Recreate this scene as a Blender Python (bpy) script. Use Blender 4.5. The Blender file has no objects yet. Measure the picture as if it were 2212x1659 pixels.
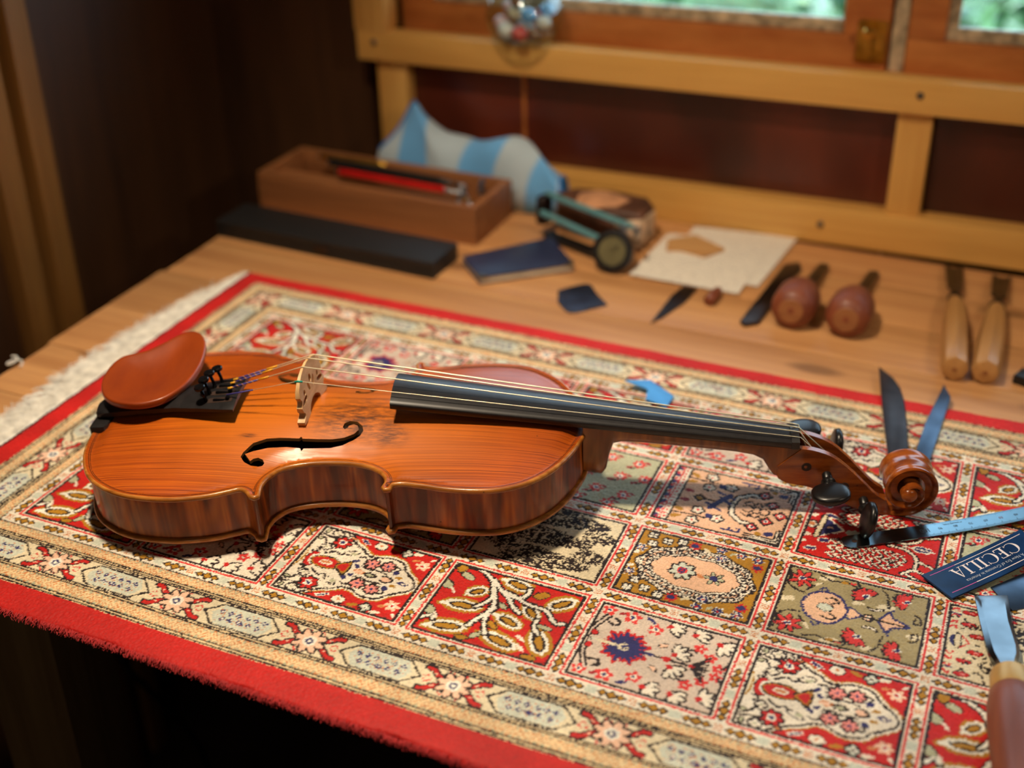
import bpy, bmesh, math, random
import numpy as np
from mathutils import Vector, Matrix
from mathutils.geometry import delaunay_2d_cdt

random.seed(7)
rng = np.random.default_rng(7)
sc = bpy.context.scene
COL = sc.collection
PI = math.pi

# ------------------------------------------------------------------ camera
RC = ((0.9191737814574198, 0.39384584246107646, -0.002238717800973844),
      (0.19633345724554557, -0.46312392327985363, -0.8642739179518767),
      (-0.34142749310399567, 0.793978390173184, -0.5030164837167066))
CAM = Vector((0.5099, -0.5209, 0.5276))
cd = bpy.data.cameras.new('camera')
cam = bpy.data.objects.new('camera', cd)
COL.objects.link(cam)
rx, ry, rz = (Vector(r) for r in RC)
m = Matrix.Identity(4)
for i in range(3):
    m[i][0] = rx[i]
    m[i][1] = -ry[i]
    m[i][2] = -rz[i]
    m[i][3] = CAM[i]
cam.matrix_world = m
cd.sensor_width = 36.0
cd.lens = 2696.1 / 2212 * 36.0
cd.clip_start = 0.02
cd.clip_end = 60
cd.dof.use_dof = True
cd.dof.focus_distance = 0.828
cd.dof.aperture_fstop = 3.1
sc.camera = cam

# ------------------------------------------------------------------ world, lights, exposure
world = bpy.data.worlds.new('sky')
sc.world = world
world.use_nodes = True
wn = world.node_tree
bg = wn.nodes['Background']
bg.inputs['Color'].default_value = (0.58, 0.78, 1.0, 1)
bg.inputs['Strength'].default_value = 3.6

def add_light(name, kind, loc, target, energy, color, **kw):
    ld = bpy.data.lights.new(name, kind)
    ld.energy = energy
    ld.color = color
    for k, v in kw.items():
        setattr(ld, k, v)
    o = bpy.data.objects.new(name, ld)
    COL.objects.link(o)
    o.location = loc
    o.rotation_euler = (Vector(target) - Vector(loc)).to_track_quat('-Z', 'Y').to_euler()
    return o

WARM = (1.0, 0.81, 0.585)
add_light('work_lamp', 'SPOT', (0.06, 0.02, 1.00), (0.13, 0.16, 0.0), 35.0, WARM,
          spot_size=math.radians(86), spot_blend=1.0, shadow_soft_size=0.042)
add_light('overhead_fill', 'AREA', (0.45, 0.30, 1.30), (0.35, 0.6, 0.1), 0.4, WARM,  # added overhead fill, no such fixture in the room
          shape='DISK', size=0.10)

add_light('room_lamp', 'SPOT', (1.05, -0.05, 0.75), (0.42, 0.73, 0.12), 8.0, WARM,
          spot_size=math.radians(74), spot_blend=1.0, shadow_soft_size=0.04)
add_light('front_fill', 'AREA', (0.3, -1.5, 1.2), (0.1, 0.5, 0.0), 1.0, WARM,  # added weak fill from behind the viewer; no doorway there
          shape='DISK', size=0.25)

add_light('sun', 'SUN', (0, -3, 6), (0.6, 0.2, 0.0), 6.0, (1.0, 0.95, 0.86), angle=0.01)

vs = sc.view_settings
vs.view_transform = 'Standard'
vs.look = 'None'
vs.exposure = 0.55
vs.gamma = 1.0
vs.use_curve_mapping = False

# ------------------------------------------------------------------ helpers
def srgb(r, g, b):
    def f(c):
        c = c / 255.0
        return c / 12.92 if c <= 0.04045 else ((c + 0.055) / 1.055) ** 2.4
    return (f(r), f(g), f(b), 1.0)

def tag(o, label, cat=None, group=None, kind=None):
    o['label'] = label
    if cat:
        o['category'] = cat
    if group:
        o['group'] = group
    if kind:
        o['kind'] = kind
    return o

def empty(name, loc=(0, 0, 0), rot=(0, 0, 0)):
    o = bpy.data.objects.new(name, None)
    COL.objects.link(o)
    o.location = loc
    o.rotation_euler = rot
    o.empty_display_size = 0.02
    return o

def link(name, me, mat=None, parent=None):
    o = bpy.data.objects.new(name, me)
    COL.objects.link(o)
    if mat and not me.materials:
        me.materials.append(mat)
    if parent:
        o.parent = parent
    return o

def meshobj(name, verts, faces, mat, parent=None, smooth=False, k=0.001):
    me = bpy.data.meshes.new(name)
    me.from_pydata([(v[0] * k, v[1] * k, v[2] * k) for v in verts], [], faces)
    me.update()
    if smooth:
        me.polygons.foreach_set('use_smooth', [True] * len(me.polygons))
    return link(name, me, mat, parent)

def bmobj(name, bm, mat, parent=None, smooth=False, angle=None):
    bmesh.ops.recalc_face_normals(bm, faces=bm.faces)
    me = bpy.data.meshes.new(name)
    bm.to_mesh(me)
    bm.free()
    if smooth or angle:
        me.polygons.foreach_set('use_smooth', [True] * len(me.polygons))
        if angle:
            me.set_sharp_from_angle(angle=math.radians(angle))
    return link(name, me, mat, parent)

def bm_box(bm, x0, x1, y0, y1, z0, z1, k=0.001):
    vs_ = [bm.verts.new((x * k, y * k, z * k)) for z in (z0, z1) for y in (y0, y1) for x in (x0, x1)]
    for f in ((0, 2, 3, 1), (4, 5, 7, 6), (0, 1, 5, 4), (2, 6, 7, 3), (0, 4, 6, 2), (1, 3, 7, 5)):
        bm.faces.new([vs_[i] for i in f])
    return vs_

def box(name, x0, x1, y0, y1, z0, z1, mat, parent=None, bev=0.0, seg=2):
    bm = bmesh.new()
    bm_box(bm, x0, x1, y0, y1, z0, z1)
    if bev:
        bmesh.ops.bevel(bm, geom=bm.edges[:], offset=bev * 0.001, segments=seg, affect='EDGES', profile=0.6)
    return bmobj(name, bm, mat, parent, angle=35 if bev else None)

def prism(name, poly, z0, z1, mat, parent=None, bev=0.0, seg=2, ztop=None):
    """closed outline (mm) extruded from z0 to z1"""
    bm = bmesh.new()
    a = [bm.verts.new((p[0] * .001, p[1] * .001, z0 * .001)) for p in poly]
    b = [bm.verts.new((p[0] * .001, p[1] * .001, (ztop(p[0], p[1]) if ztop else z1) * .001)) for p in poly]
    n = len(poly)
    bm.faces.new(a[::-1])
    bm.faces.new(b)
    for i in range(n):
        bm.faces.new((a[i], a[(i + 1) % n], b[(i + 1) % n], b[i]))
    if bev:
        es = [e for e in bm.edges if len(e.link_faces) == 2 and (all(v in b for v in e.verts) or all(v in a for v in e.verts))]
        bmesh.ops.bevel(bm, geom=es, offset=bev * .001, segments=seg, affect='EDGES', profile=0.6)
    return bmobj(name, bm, mat, parent, angle=40)

def frame_from(d):
    d = Vector(d).normalized()
    u = d.orthogonal().normalized()
    return u, d.cross(u), d

def lathe(name, prof, base, axis, mat, parent=None, segs=24, k=0.001, angle=40, squash=None):
    """prof: (radius, height) list along axis from base (mm)"""
    if squash:
        u = Vector(squash[0]).normalized()
        d = Vector(axis).normalized()
        w = d.cross(u).normalized()
        fu, fw = squash[1], squash[2]
    else:
        u, w, d = frame_from(axis)
        fu = fw = 1.0
    base = Vector(base)
    V, F = [], []
    for r, h in prof:
        for i in range(segs):
            a = 2 * PI * i / segs
            V.append(base + d * h + u * (r * math.cos(a) * fu) + w * (r * math.sin(a) * fw))
    for j in range(len(prof) - 1):
        for i in range(segs):
            i2 = (i + 1) % segs
            F.append((j * segs + i, j * segs + i2, (j + 1) * segs + i2, (j + 1) * segs + i))
    if prof[0][0] > 1e-6:
        F.append(tuple(range(segs))[::-1])
    if prof[-1][0] > 1e-6:
        F.append(tuple((len(prof) - 1) * segs + i for i in range(segs)))
    bm = bmesh.new()
    bv = [bm.verts.new(v * k) for v in V]
    for f in F:
        bm.faces.new([bv[i] for i in f])
    bmesh.ops.remove_doubles(bm, verts=bm.verts[:], dist=1e-7)
    return bmobj(name, bm, mat, parent, angle=angle)

def tube(name, pts, rad, mat, parent=None, segs=8, k=0.001):
    pts = [Vector(p) for p in pts]
    n = len(pts)
    rad = [rad] * n if not isinstance(rad, (list, tuple)) else rad
    V, F = [], []
    u = None
    for i, p in enumerate(pts):
        d = (pts[min(i + 1, n - 1)] - pts[max(i - 1, 0)]).normalized()
        if u is None:
            u = d.orthogonal().normalized()
        u = (u - d * u.dot(d)).normalized()
        w = d.cross(u)
        for j in range(segs):
            a = 2 * PI * j / segs
            V.append(p + (u * math.cos(a) + w * math.sin(a)) * rad[i])
    for i in range(n - 1):
        for j in range(segs):
            j2 = (j + 1) % segs
            F.append((i * segs + j, i * segs + j2, (i + 1) * segs + j2, (i + 1) * segs + j))
    F.append(tuple(range(segs))[::-1])
    F.append(tuple((n - 1) * segs + j for j in range(segs)))
    return meshobj(name, V, F, mat, parent, smooth=True, k=k)

def spline(pts, n=8, closed=False):
    P = [np.array(p, float) for p in pts]
    N = len(P)
    out = []
    rngN = range(N if closed else N - 1)
    for i in rngN:
        if closed:
            p0, p1, p2, p3 = P[(i - 1) % N], P[i], P[(i + 1) % N], P[(i + 2) % N]
        else:
            p0, p1, p2, p3 = P[max(i - 1, 0)], P[i], P[i + 1], P[min(i + 2, N - 1)]
        for j in range(n):
            t = j / n
            out.append(0.5 * ((2 * p1) + (p2 - p0) * t + (2 * p0 - 5 * p1 + 4 * p2 - p3) * t * t + (3 * p1 - p0 - 3 * p2 + p3) * t ** 3))
    if not closed:
        out.append(P[-1])
    return out

def loft(name, rings, mat, parent=None, caps=True, closed=True, angle=40, k=0.001):
    n = len(rings[0])
    V = [p for r in rings for p in r]
    F = []
    for i in range(len(rings) - 1):
        for j in range(n if closed else n - 1):
            j2 = (j + 1) % n
            F.append((i * n + j, i * n + j2, (i + 1) * n + j2, (i + 1) * n + j))
    if caps:
        F.append(tuple(range(n))[::-1])
        F.append(tuple((len(rings) - 1) * n + j for j in range(n)))
    bm = bmesh.new()
    bv = [bm.verts.new((v[0] * k, v[1] * k, v[2] * k)) for v in V]
    for f in F:
        bm.faces.new([bv[i] for i in f])
    return bmobj(name, bm, mat, parent, angle=angle)

# ------------------------------------------------------------------ materials
def newmat(name):
    mt = bpy.data.materials.new(name)
    mt.use_nodes = True
    nt = mt.node_tree
    return mt, nt, nt.nodes['Principled BSDF']

def N(nt, kind, **kw):
    n = nt.nodes.new(kind)
    for k_, v in kw.items():
        if k_.startswith('_'):
            setattr(n, k_[1:], v)
        else:
            n.inputs[k_.replace('__', ' ')].default_value = v
    return n

def plain(name, col, rough=0.5, metal=0.0, coat=0.0, noise=0.06, nscale=60.0, bump=0.0, spec=0.5, sheen=0.0):
    mt, nt, b = newmat(name)
    tc = N(nt, 'ShaderNodeTexCoord')
    nz = N(nt, 'ShaderNodeTexNoise', Scale=nscale, Detail=5.0)
    nt.links.new(tc.outputs['Object'], nz.inputs['Vector'])
    rp = N(nt, 'ShaderNodeValToRGB')
    c0 = [max(0, c * (1 - 2.5 * noise)) for c in col[:3]] + [1]
    c1 = [min(1, c * (1 + 2.5 * noise)) for c in col[:3]] + [1]
    rp.color_ramp.elements[0].position = 0.3
    rp.color_ramp.elements[1].position = 0.7
    rp.color_ramp.elements[0].color = c0
    rp.color_ramp.elements[1].color = c1
    nt.links.new(nz.outputs['Fac'], rp.inputs['Fac'])
    nt.links.new(rp.outputs['Color'], b.inputs['Base Color'])
    b.inputs['Roughness'].default_value = rough
    b.inputs['Metallic'].default_value = metal
    b.inputs['Coat Weight'].default_value = coat
    b.inputs['Coat Roughness'].default_value = 0.12
    b.inputs['Specular IOR Level'].default_value = spec
    b.inputs['Sheen Weight'].default_value = sheen
    if bump:
        bp = N(nt, 'ShaderNodeBump', Strength=bump, Distance=0.001)
        nt.links.new(nz.outputs['Fac'], bp.inputs['Height'])
        nt.links.new(bp.outputs['Normal'], b.inputs['Normal'])
    return mt

def wood(name, light, dark, grain=180.0, stretch=(0.06, 1, 1), rough=0.45, coat=0.0, var=0.0, distort=2.0,
         knots=False, bump=0.08, spec=0.5, ring=0.5):
    """long-grained timber; the grain runs along the axis with the small stretch factor"""
    mt, nt, b = newmat(name)
    tc = N(nt, 'ShaderNodeTexCoord')
    mp = N(nt, 'ShaderNodeMapping')
    mp.inputs['Scale'].default_value = stretch
    nt.links.new(tc.outputs['Object'], mp.inputs['Vector'])
    oi = N(nt, 'ShaderNodeObjectInfo')
    addv = N(nt, 'ShaderNodeVectorMath', _operation='ADD')
    sclv = N(nt, 'ShaderNodeVectorMath', _operation='SCALE')
    cmb = N(nt, 'ShaderNodeCombineXYZ')
    for s_ in ('X', 'Y', 'Z'):
        nt.links.new(oi.outputs['Random'], cmb.inputs[s_])
    sclv.inputs['Scale'].default_value = 3.7
    nt.links.new(cmb.outputs[0], sclv.inputs[0])
    nt.links.new(mp.outputs[0], addv.inputs[0])
    nt.links.new(sclv.outputs[0], addv.inputs[1])
    n1 = N(nt, 'ShaderNodeTexNoise', Scale=grain, Detail=6.0, Roughness=0.65, Distortion=distort * 0.1)
    n2 = N(nt, 'ShaderNodeTexNoise', Scale=grain * 0.16, Detail=3.0, Distortion=distort)
    nt.links.new(addv.outputs[0], n1.inputs['Vector'])
    nt.links.new(addv.outputs[0], n2.inputs['Vector'])
    mx = N(nt, 'ShaderNodeMix', _data_type='FLOAT')
    mx.inputs[0].default_value = ring
    nt.links.new(n1.outputs['Fac'], mx.inputs[2])
    nt.links.new(n2.outputs['Fac'], mx.inputs[3])
    rp = N(nt, 'ShaderNodeValToRGB')
    rp.color_ramp.elements[0].position = 0.36
    rp.color_ramp.elements[1].position = 0.64
    rp.color_ramp.elements[0].color = dark
    rp.color_ramp.elements[1].color = light
    nt.links.new(mx.outputs[0], rp.inputs['Fac'])
    col = rp.outputs['Color']
    if knots:
        vo = N(nt, 'ShaderNodeTexVoronoi', Scale=1.0, Randomness=1.0, _voronoi_dimensions='2D')
        mk = N(nt, 'ShaderNodeMapping')
        mk.inputs['Scale'].default_value = (3.4, 9.0, 1.0)
        nt.links.new(tc.outputs['Object'], mk.inputs['Vector'])
        av = N(nt, 'ShaderNodeVectorMath', _operation='ADD')
        nt.links.new(mk.outputs[0], av.inputs[0])
        nt.links.new(sclv.outputs[0], av.inputs[1])
        nt.links.new(av.outputs[0], vo.inputs['Vector'])
        kr = N(nt, 'ShaderNodeValToRGB')
        kr.color_ramp.elements[0].position = 0.05
        kr.color_ramp.elements[0].color = (0.75, 0.75, 0.75, 1)
        kr.color_ramp.elements[1].position = 0.10
        kr.color_ramp.elements[1].color = (0, 0, 0, 1)
        nt.links.new(vo.outputs['Distance'], kr.inputs['Fac'])
        mk2 = N(nt, 'ShaderNodeMix', _data_type='RGBA')
        nt.links.new(kr.outputs['Color'], mk2.inputs[0])
        nt.links.new(col, mk2.inputs[6])
        mk2.inputs[7].default_value = [c * 0.45 for c in dark[:3]] + [1]
        col = mk2.outputs[2]
    if var:
        hs = N(nt, 'ShaderNodeHueSaturation')
        mr = N(nt, 'ShaderNodeMapRange')
        mr.inputs['To Min'].default_value = 1 - var
        mr.inputs['To Max'].default_value = 1 + var
        nt.links.new(oi.outputs['Random'], mr.inputs['Value'])
        nt.links.new(mr.outputs[0], hs.inputs['Value'])
        nt.links.new(col, hs.inputs['Color'])
        col = hs.outputs['Color']
    nt.links.new(col, b.inputs['Base Color'])
    b.inputs['Roughness'].default_value = rough
    b.inputs['Coat Weight'].default_value = coat
    b.inputs['Coat Roughness'].default_value = 0.15
    b.inputs['Specular IOR Level'].default_value = spec
    bp = N(nt, 'ShaderNodeBump', Strength=bump, Distance=0.0006)
    nt.links.new(n1.outputs['Fac'], bp.inputs['Height'])
    nt.links.new(bp.outputs['Normal'], b.inputs['Normal'])
    return mt

M = {}
M['table'] = wood('table_pine', srgb(208, 154, 100), srgb(172, 118, 72), grain=120, stretch=(0.05, 1, 1), rough=0.42, var=0.16, knots=True, distort=1.6, spec=0.35)
M['pine'] = wood('pine_rail', srgb(228, 178, 98), srgb(206, 150, 74), grain=110, stretch=(0.05, 1, 1), rough=0.45, var=0.05, distort=1.0)
M['pine_v'] = wood('pine_post', srgb(226, 176, 98), srgb(202, 146, 72), grain=110, stretch=(1, 1, 0.05), rough=0.45, var=0.05, distort=1.0)
M['sash'] = wood('sash_wood', srgb(212, 136, 72), srgb(174, 98, 44), grain=70, stretch=(0.25, 1, 1), rough=0.4, var=0.06, distort=2.0)
M['panel'] = wood('dark_red_panel', srgb(112, 48, 30), srgb(58, 24, 17), grain=14, stretch=(1, 1, 0.35), rough=0.3, distort=2.5, ring=0.8)
M['ply'] = wood('dark_plywood', srgb(86, 54, 30), srgb(56, 34, 20), grain=30, stretch=(1, 1, 0.1), rough=0.5, distort=1.6)
M['floor'] = wood('dark_floorboard', srgb(52, 34, 26), srgb(30, 20, 16), grain=40, stretch=(0.08, 1, 1), rough=0.55)
M['stud'] = wood('dark_stud', srgb(158, 108, 52), srgb(128, 84, 38), grain=90, stretch=(1, 1, 0.05), rough=0.5, distort=1.0)  # darker pine tone for the left wall studs
M['legwood'] = wood('old_leg_wood', srgb(150, 122, 82), srgb(116, 90, 56), grain=80, stretch=(1, 1, 0.06), rough=0.6, knots=False)
M['putty'] = plain('old_putty', srgb(190, 172, 140), rough=0.8, noise=0.22, nscale=90, bump=0.3)
M['brass'] = plain('brass', srgb(206, 160, 70), rough=0.32, metal=1.0, noise=0.15)
M['steel'] = plain('steel', srgb(170, 172, 176), rough=0.28, metal=1.0, noise=0.05)
M['darksteel'] = plain('dark_steel', srgb(76, 70, 70), rough=0.36, metal=1.0, noise=0.12, nscale=40)
M['bluesteel'] = plain('blued_steel', srgb(84, 98, 116), rough=0.34, metal=1.0, noise=0.12, nscale=40)
M['black'] = plain('black_plastic', srgb(20, 19, 20), rough=0.42, noise=0.1)
M['ebony'] = plain('ebony', srgb(30, 28, 29), rough=0.36, noise=0.12, nscale=200, spec=0.4)
M['pegebony'] = plain('polished_ebony', srgb(18, 16, 17), rough=0.33, noise=0.1, spec=0.45)
M['screw'] = plain('zinc_screw', srgb(110, 108, 104), rough=0.4, metal=1.0)

# ------------------------------------------------------------------ the room
WA = 0.02

def on_wall(o):
    """the back wall stands very slightly out of level with the bench"""
    me = o.data
    for v in me.vertices:
        v.co.x -= 0.1
    o.location = (0.1, 0, 0)
    o.rotation_euler = (0, -WA, 0)
    return o

def wbox(name, *a, **kw):
    return on_wall(box(name, *a, **kw))

def struct(o, label, cat):
    return tag(o, label, cat, kind='structure')

struct(box('floor', -432, 1600, -1900, 790, -790, -750, M['floor']), 'dark floorboards under the workbench', 'floor')
struct(box('ceiling', -460, 1640, -1940, 800, 1700, 1740, M['ply']), 'dark plywood ceiling above the workbench', 'ceiling')
struct(box('wall_left', -470, -432, -1900, 800, -790, 1700, M['ply']), 'dark plywood wall left of the workbench', 'wall')
struct(box('wall_right', 1600, 1640, -1900, 800, -790, 1700, M['ply']), 'dark plywood wall right of the workbench', 'wall')
struct(box('wall_front', -470, 1640, -1940, -1900, -790, 1700, M['ply']), 'dark plywood wall behind the viewer', 'wall')

# back wall: dark sheet left of the window, red-brown panels below it, sheet above
bm = bmesh.new()
bm_box(bm, -470, -212, 745, 800, -790, 1760)
bm_box(bm, -212, 1700, 770, 800, -790, 150)
bm_box(bm, -212, 1700, 745, 800, 760, 1760)
bm_box(bm, 1240, 1700, 745, 800, 140, 770)
bm_box(bm, -212, -170, 786, 800, 150, 760)
bm_box(bm, 352, 402, 786, 800, 150, 760)
wall_back = struct(on_wall(bmobj('wall_back', bm, M['ply'])), 'dark back wall behind the workbench', 'wall')
for nm, x0, x1 in (('panel', -188, 389), ('panel', 427, 900), ('panel', 902, 1300)):
    pnl = wbox(nm, x0, x1, 741, 757, -300, 150, M['panel'])
    pnl.parent = wall_back
    pnl.matrix_parent_inverse = wall_back.matrix_basis.inverted()

# pine framing
struct(wbox('trim_1', -208, 1300, 713, 736, 138, 171, M['pine'], bev=1.2), 'long pine rail running under the window sashes', 'rail')
struct(wbox('trim_2', -60, 1300, 713, 741, -8, 31, M['pine'], bev=1.2), 'low pine batten along the wall at the back of the bench', 'batten')
struct(wbox('trim_3', -189, -152, 722, 741, -8, 139, M['pine_v'], bev=1.0), 'short pine post at the left end of the rail, behind the blue cloth', 'post')
struct(wbox('trim_4', 391, 424, 722, 741, 31, 138, M['pine_v'], bev=1.0), 'short pine post below the brass window latch', 'post')
struct(wbox('trim_5', -210, -171, 713, 745, 171, 760, M['pine_v'], bev=1.0), 'upright pine board at the left side of the window', 'board')
struct(wbox('trim_6', 880, 913, 722, 741, 31, 138, M['pine_v'], bev=1.0), 'short pine post farther right along the wall, past the latch', 'post')
struct(wbox('trim_7', -171, 1300, 736, 790, 148, 165, M['sash'], bev=0.8), 'brown window sill behind the pine rail', 'sill')
st = struct(wbox('trim_8', -16, -12.5, 738, 742, 31, 138, M['sash']), 'thin orange strip down the red-brown wall panel', 'strip')
for i, (nm, y0, y1) in enumerate((('trim_9', 397, 425), ('trim_10', 348, 377))):
    struct(box(nm, -432, -410, y0, y1, -750, 1700, M['stud'], bev=1.0),
           'upright pine stud on the dark left wall, ' + ('the one nearer the back corner' if i == 0 else 'the one nearer the viewer'), 'stud')

def screw_head(x, z, parent):
    o = lathe('screw', [(0.01, -2.2), (2.6, -2.0), (3.6, -0.9), (3.6, 0.3), (1.2, 0.3), (1.0, 0.9)], (0, 0, 0), (0, 1, 0), M['screw'], segs=14)
    o.parent = parent
    o.location = ((x - 100) * .001, 0.713, z * .001)
    return o

rail_top, rail_low = bpy.data.objects['trim_1'], bpy.data.objects['trim_2']
screw_head(-186, 159, rail_top)
screw_head(410, 157, rail_top)
screw_head(329, 13, rail_low)
screw_head(20, 13, rail_low)

# window sashes
gm, nt, b_ = newmat('window_glass')
nt.nodes.remove(b_)
tr = N(nt, 'ShaderNodeBsdfTransparent', Color=(0.93, 0.97, 0.96, 1))
gl = N(nt, 'ShaderNodeBsdfGlossy', Roughness=0.02)
lw = N(nt, 'ShaderNodeLayerWeight', Blend=.5)
pw = N(nt, 'ShaderNodeMath', _operation='POWER')
pw.inputs[1].default_value = 4.0
nt.links.new(lw.outputs['Facing'], pw.inputs[0])
fr = N(nt, 'ShaderNodeMath', _operation='MULTIPLY_ADD')
fr.inputs[1].default_value = .7
fr.inputs[2].default_value = .045
nt.links.new(pw.outputs[0], fr.inputs[0])
mx = N(nt, 'ShaderNodeMixShader')
nt.links.new(fr.outputs[0], mx.inputs[0])
nt.links.new(tr.outputs[0], mx.inputs[1])
nt.links.new(gl.outputs[0], mx.inputs[2])
nt.links.new(mx.outputs[0], nt.nodes['Material Output'].inputs['Surface'])
M['glass'] = gm

def sash(name, x0, x1, gx0, gx1, z0, gz0, z1, label):
    root = wbox(name, x0, x1, 758, 784, z0, gz0 - 12, M['sash'], bev=1.2)
    struct(root, label, 'window')
    def part(nm, *a, **kw):
        o = box(nm, *a, **kw)
        for v in o.data.vertices:
            v.co.x -= 0.1
        o.parent = root
        return o
    part('stile', x0, gx0 - 11, 758, 784, gz0 - 12, z1, M['sash'], bev=1.0)
    part('stile', gx1 + 2, x1, 758, 784, gz0 - 12, z1, M['sash'], bev=1.0)
    part('top_rail', gx0 - 11, gx1 + 2, 758, 784, z1 - 40, z1, M['sash'], bev=1.0)
    part('putty_bead', gx0 - 11, gx1 + 2, 763, 772, gz0 - 12, gz0 + 1, M['putty'], bev=2.5)
    part('putty_bead', gx0 - 11, gx0, 763, 772, gz0 + 1, z1 - 40, M['putty'], bev=2.5)
    part('putty_bead', gx1, gx1 + 2, 763, 772, gz0 + 1, z1 - 40, M['putty'])
    part('pane', gx0, gx1, 774, 777, gz0, z1 - 40, M['glass'])
    return root

w1 = sash('window_1', -172, 368, -122, 322, 164, 210, 752, 'left wooden window sash with brass latch, above the rail')
w2 = sash('window_2', 386, 1236, 432, 1190, 164, 210, 752, 'right wooden window sash beyond the brass latch')
bm = bmesh.new()
bm_box(bm, 338, 367, 755, 759, 172, 214)
bm_box(bm, 343, 354, 750, 756, 176, 210)
bm_box(bm, 356, 365, 751, 756, 186, 204)
bmesh.ops.bevel(bm, geom=bm.edges[:], offset=0.0012, segments=2, affect='EDGES')
lt = bmobj('latch', bm, M['brass'], w1, angle=35)
for v in lt.data.vertices:
    v.co.x -= 0.1
kn = lathe('latch_knob', [(3, 0), (3, 4), (5, 6), (6, 9), (4.5, 12), (0.01, 13)], (251, 752, 205), (0, -1, 0), M['brass'], w1, segs=16)
struct(wbox('trim_11', 371, 385, 760, 790, 165, 752, M['putty'], bev=0.8), 'weathered grey strip between the two window sashes', 'strip')

# garden outside the window
gmat, nt, b_ = newmat('garden_leaves')
geo = N(nt, 'ShaderNodeNewGeometry')
rp = N(nt, 'ShaderNodeValToRGB')
els = rp.color_ramp.elements
els[0].position = 0.0
els[0].color = srgb(26, 62, 30)
els[1].position = 1.0
els[1].color = srgb(236, 244, 226)  # near-white end paints glossy highlights into the leaf colour
for p_, c_ in ((0.35, srgb(48, 100, 48)), (0.72, srgb(92, 150, 76)), (0.9, srgb(190, 216, 170))):
    e_ = els.new(p_)
    e_.color = c_
nt.links.new(geo.outputs['Random Per Island'], rp.inputs['Fac'])
nt.links.new(rp.outputs['Color'], b_.inputs['Base Color'])
b_.inputs['Roughness'].default_value = 0.3
b_.inputs['Transmission Weight'].default_value = 0.0
M['leaf'] = gmat
M['bark'] = wood('bark', srgb(96, 80, 62), srgb(60, 48, 38), grain=40, stretch=(1, 1, 0.2), rough=0.8)
M['lawn'] = plain('lawn', srgb(52, 84, 44), rough=0.9, noise=0.2, nscale=8)
struct(box('ground', -4000, 5000, 860, 9000, -830, -800, M['lawn']), 'green ground of the garden outside the window', 'ground')

def shrub(cx, cy, zc, rx_, rz_, n, label, big=1.0):
    root = empty('garden_shrub', (cx, cy, -0.8))
    V, F = [], []
    for i in range(n):
        d = Vector((random.gauss(0, 1), random.gauss(0, 1), random.gauss(0, 1))).normalized()
        r = random.uniform(0.55, 1.0)
        c = Vector((d.x * rx_ * r, d.y * rx_ * 0.6 * r, zc + 0.8 + d.z * rz_ * r))
        L = random.uniform(0.03, 0.06) * big
        u = Vector((random.gauss(0, 1), random.gauss(0, 1), random.gauss(0, 0.5))).normalized()
        w = u.cross(Vector((random.gauss(0, .6), random.gauss(0, .6), 1))).normalized()
        k_ = len(V)
        V += [c - u * L, c + w * L * .42 + u * L * .1, c + u * L, c - w * L * .42 + u * L * .1]
        F.append((k_, k_ + 1, k_ + 2, k_ + 3))
    meshobj('foliage', V, F, M['leaf'], root, k=1.0)['kind'] = 'stuff'
    tube('stem', [(0, 0, 0), (0.02, 0, zc * .5 + .3), (-0.02, 0, zc + 0.85)], [.03, .024, .012], M['bark'], root, segs=7, k=1.0)
    tag(root, label, 'shrub', 'shrubs in the garden outside the window')

shrub(-1.35, 2.3, -0.15, 0.62, 0.6, 700, 'leafy green shrub outside the window, leftmost in the garden')
shrub(-0.05, 2.0, -0.2, 0.60, 0.62, 1000, 'leafy green shrub outside the left window, behind the glass jar')
shrub(1.18, 2.2, -0.1, 0.58, 0.62, 900, 'leafy green shrub outside the window, right of the brass latch')
shrub(2.45, 2.5, -0.1, 0.62, 0.62, 700, 'leafy green shrub outside the right window, at the picture edge')
shrub(-1.5, 3.8, -0.3, 0.8, 0.55, 900, 'leafy green shrub in the second garden row, on the left', 1.5)
shrub(0.35, 3.7, -0.3, 0.8, 0.55, 900, 'leafy green shrub in the second garden row, in the middle', 1.5)
shrub(2.2, 3.9, -0.3, 0.8, 0.55, 900, 'leafy green shrub in the second garden row, on the right', 1.5)
struct(box('sky_blocker', -900, 2100, 802, 1430, 930, 960, M['ply'], bev=2), 'added unseen dark overhang above the window, blocking the high sky', 'sky_blocker')  # unseen, added to keep high sky out of the reflections

# ------------------------------------------------------------------ workbench
bench = empty('workbench', (0.4, 0.36, -0.75))
tag(bench, 'pale pine plank workbench against the wall under the window', 'table')
ys = [-12, 70, 142, 225, 310, 392, 473, 556, 640, 712]
def under(o, root):
    o.parent = root
    o.matrix_parent_inverse = Matrix.Translation(-root.location)
    return o
for i in range(len(ys) - 1):
    pl = box('plank', -262 - random.uniform(0, 5), 1250, ys[i] + .35, ys[i + 1] - .35, -34, -5, M['table'], bev=1.3)
    under(pl, bench)
for x0, y0 in ((-165, -6), (1080, -6), (-165, 620), (1080, 620)):
    under(box('leg', x0, x0 + 78, y0, y0 + 58, -750, -34.2, M['legwood'], bev=1.5), bench)
under(box('apron', -85, 1078, 20, 45, -120, -34.3, M['ply'], bev=1.0), bench)
under(box('apron', -85, 1078, 640, 665, -120, -34.3, M['ply'], bev=1.0), bench)
cb = tube('power_cable', [(p[0], p[1], p[2]) for p in spline([(-240, 235, -36), (-262, 225, -160), (-268, 208, -290), (-234, 200, -349), (-200, 200, -387), (-166, 200, -419), (-145, 200, -469), (-138, 200, -600), (-120, 190, -744), (-20, 120, -745)], 6)], 3.2, M['black'], segs=8)
tag(cb, 'black power cable hanging in the shadow under the workbench', 'cable')

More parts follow.
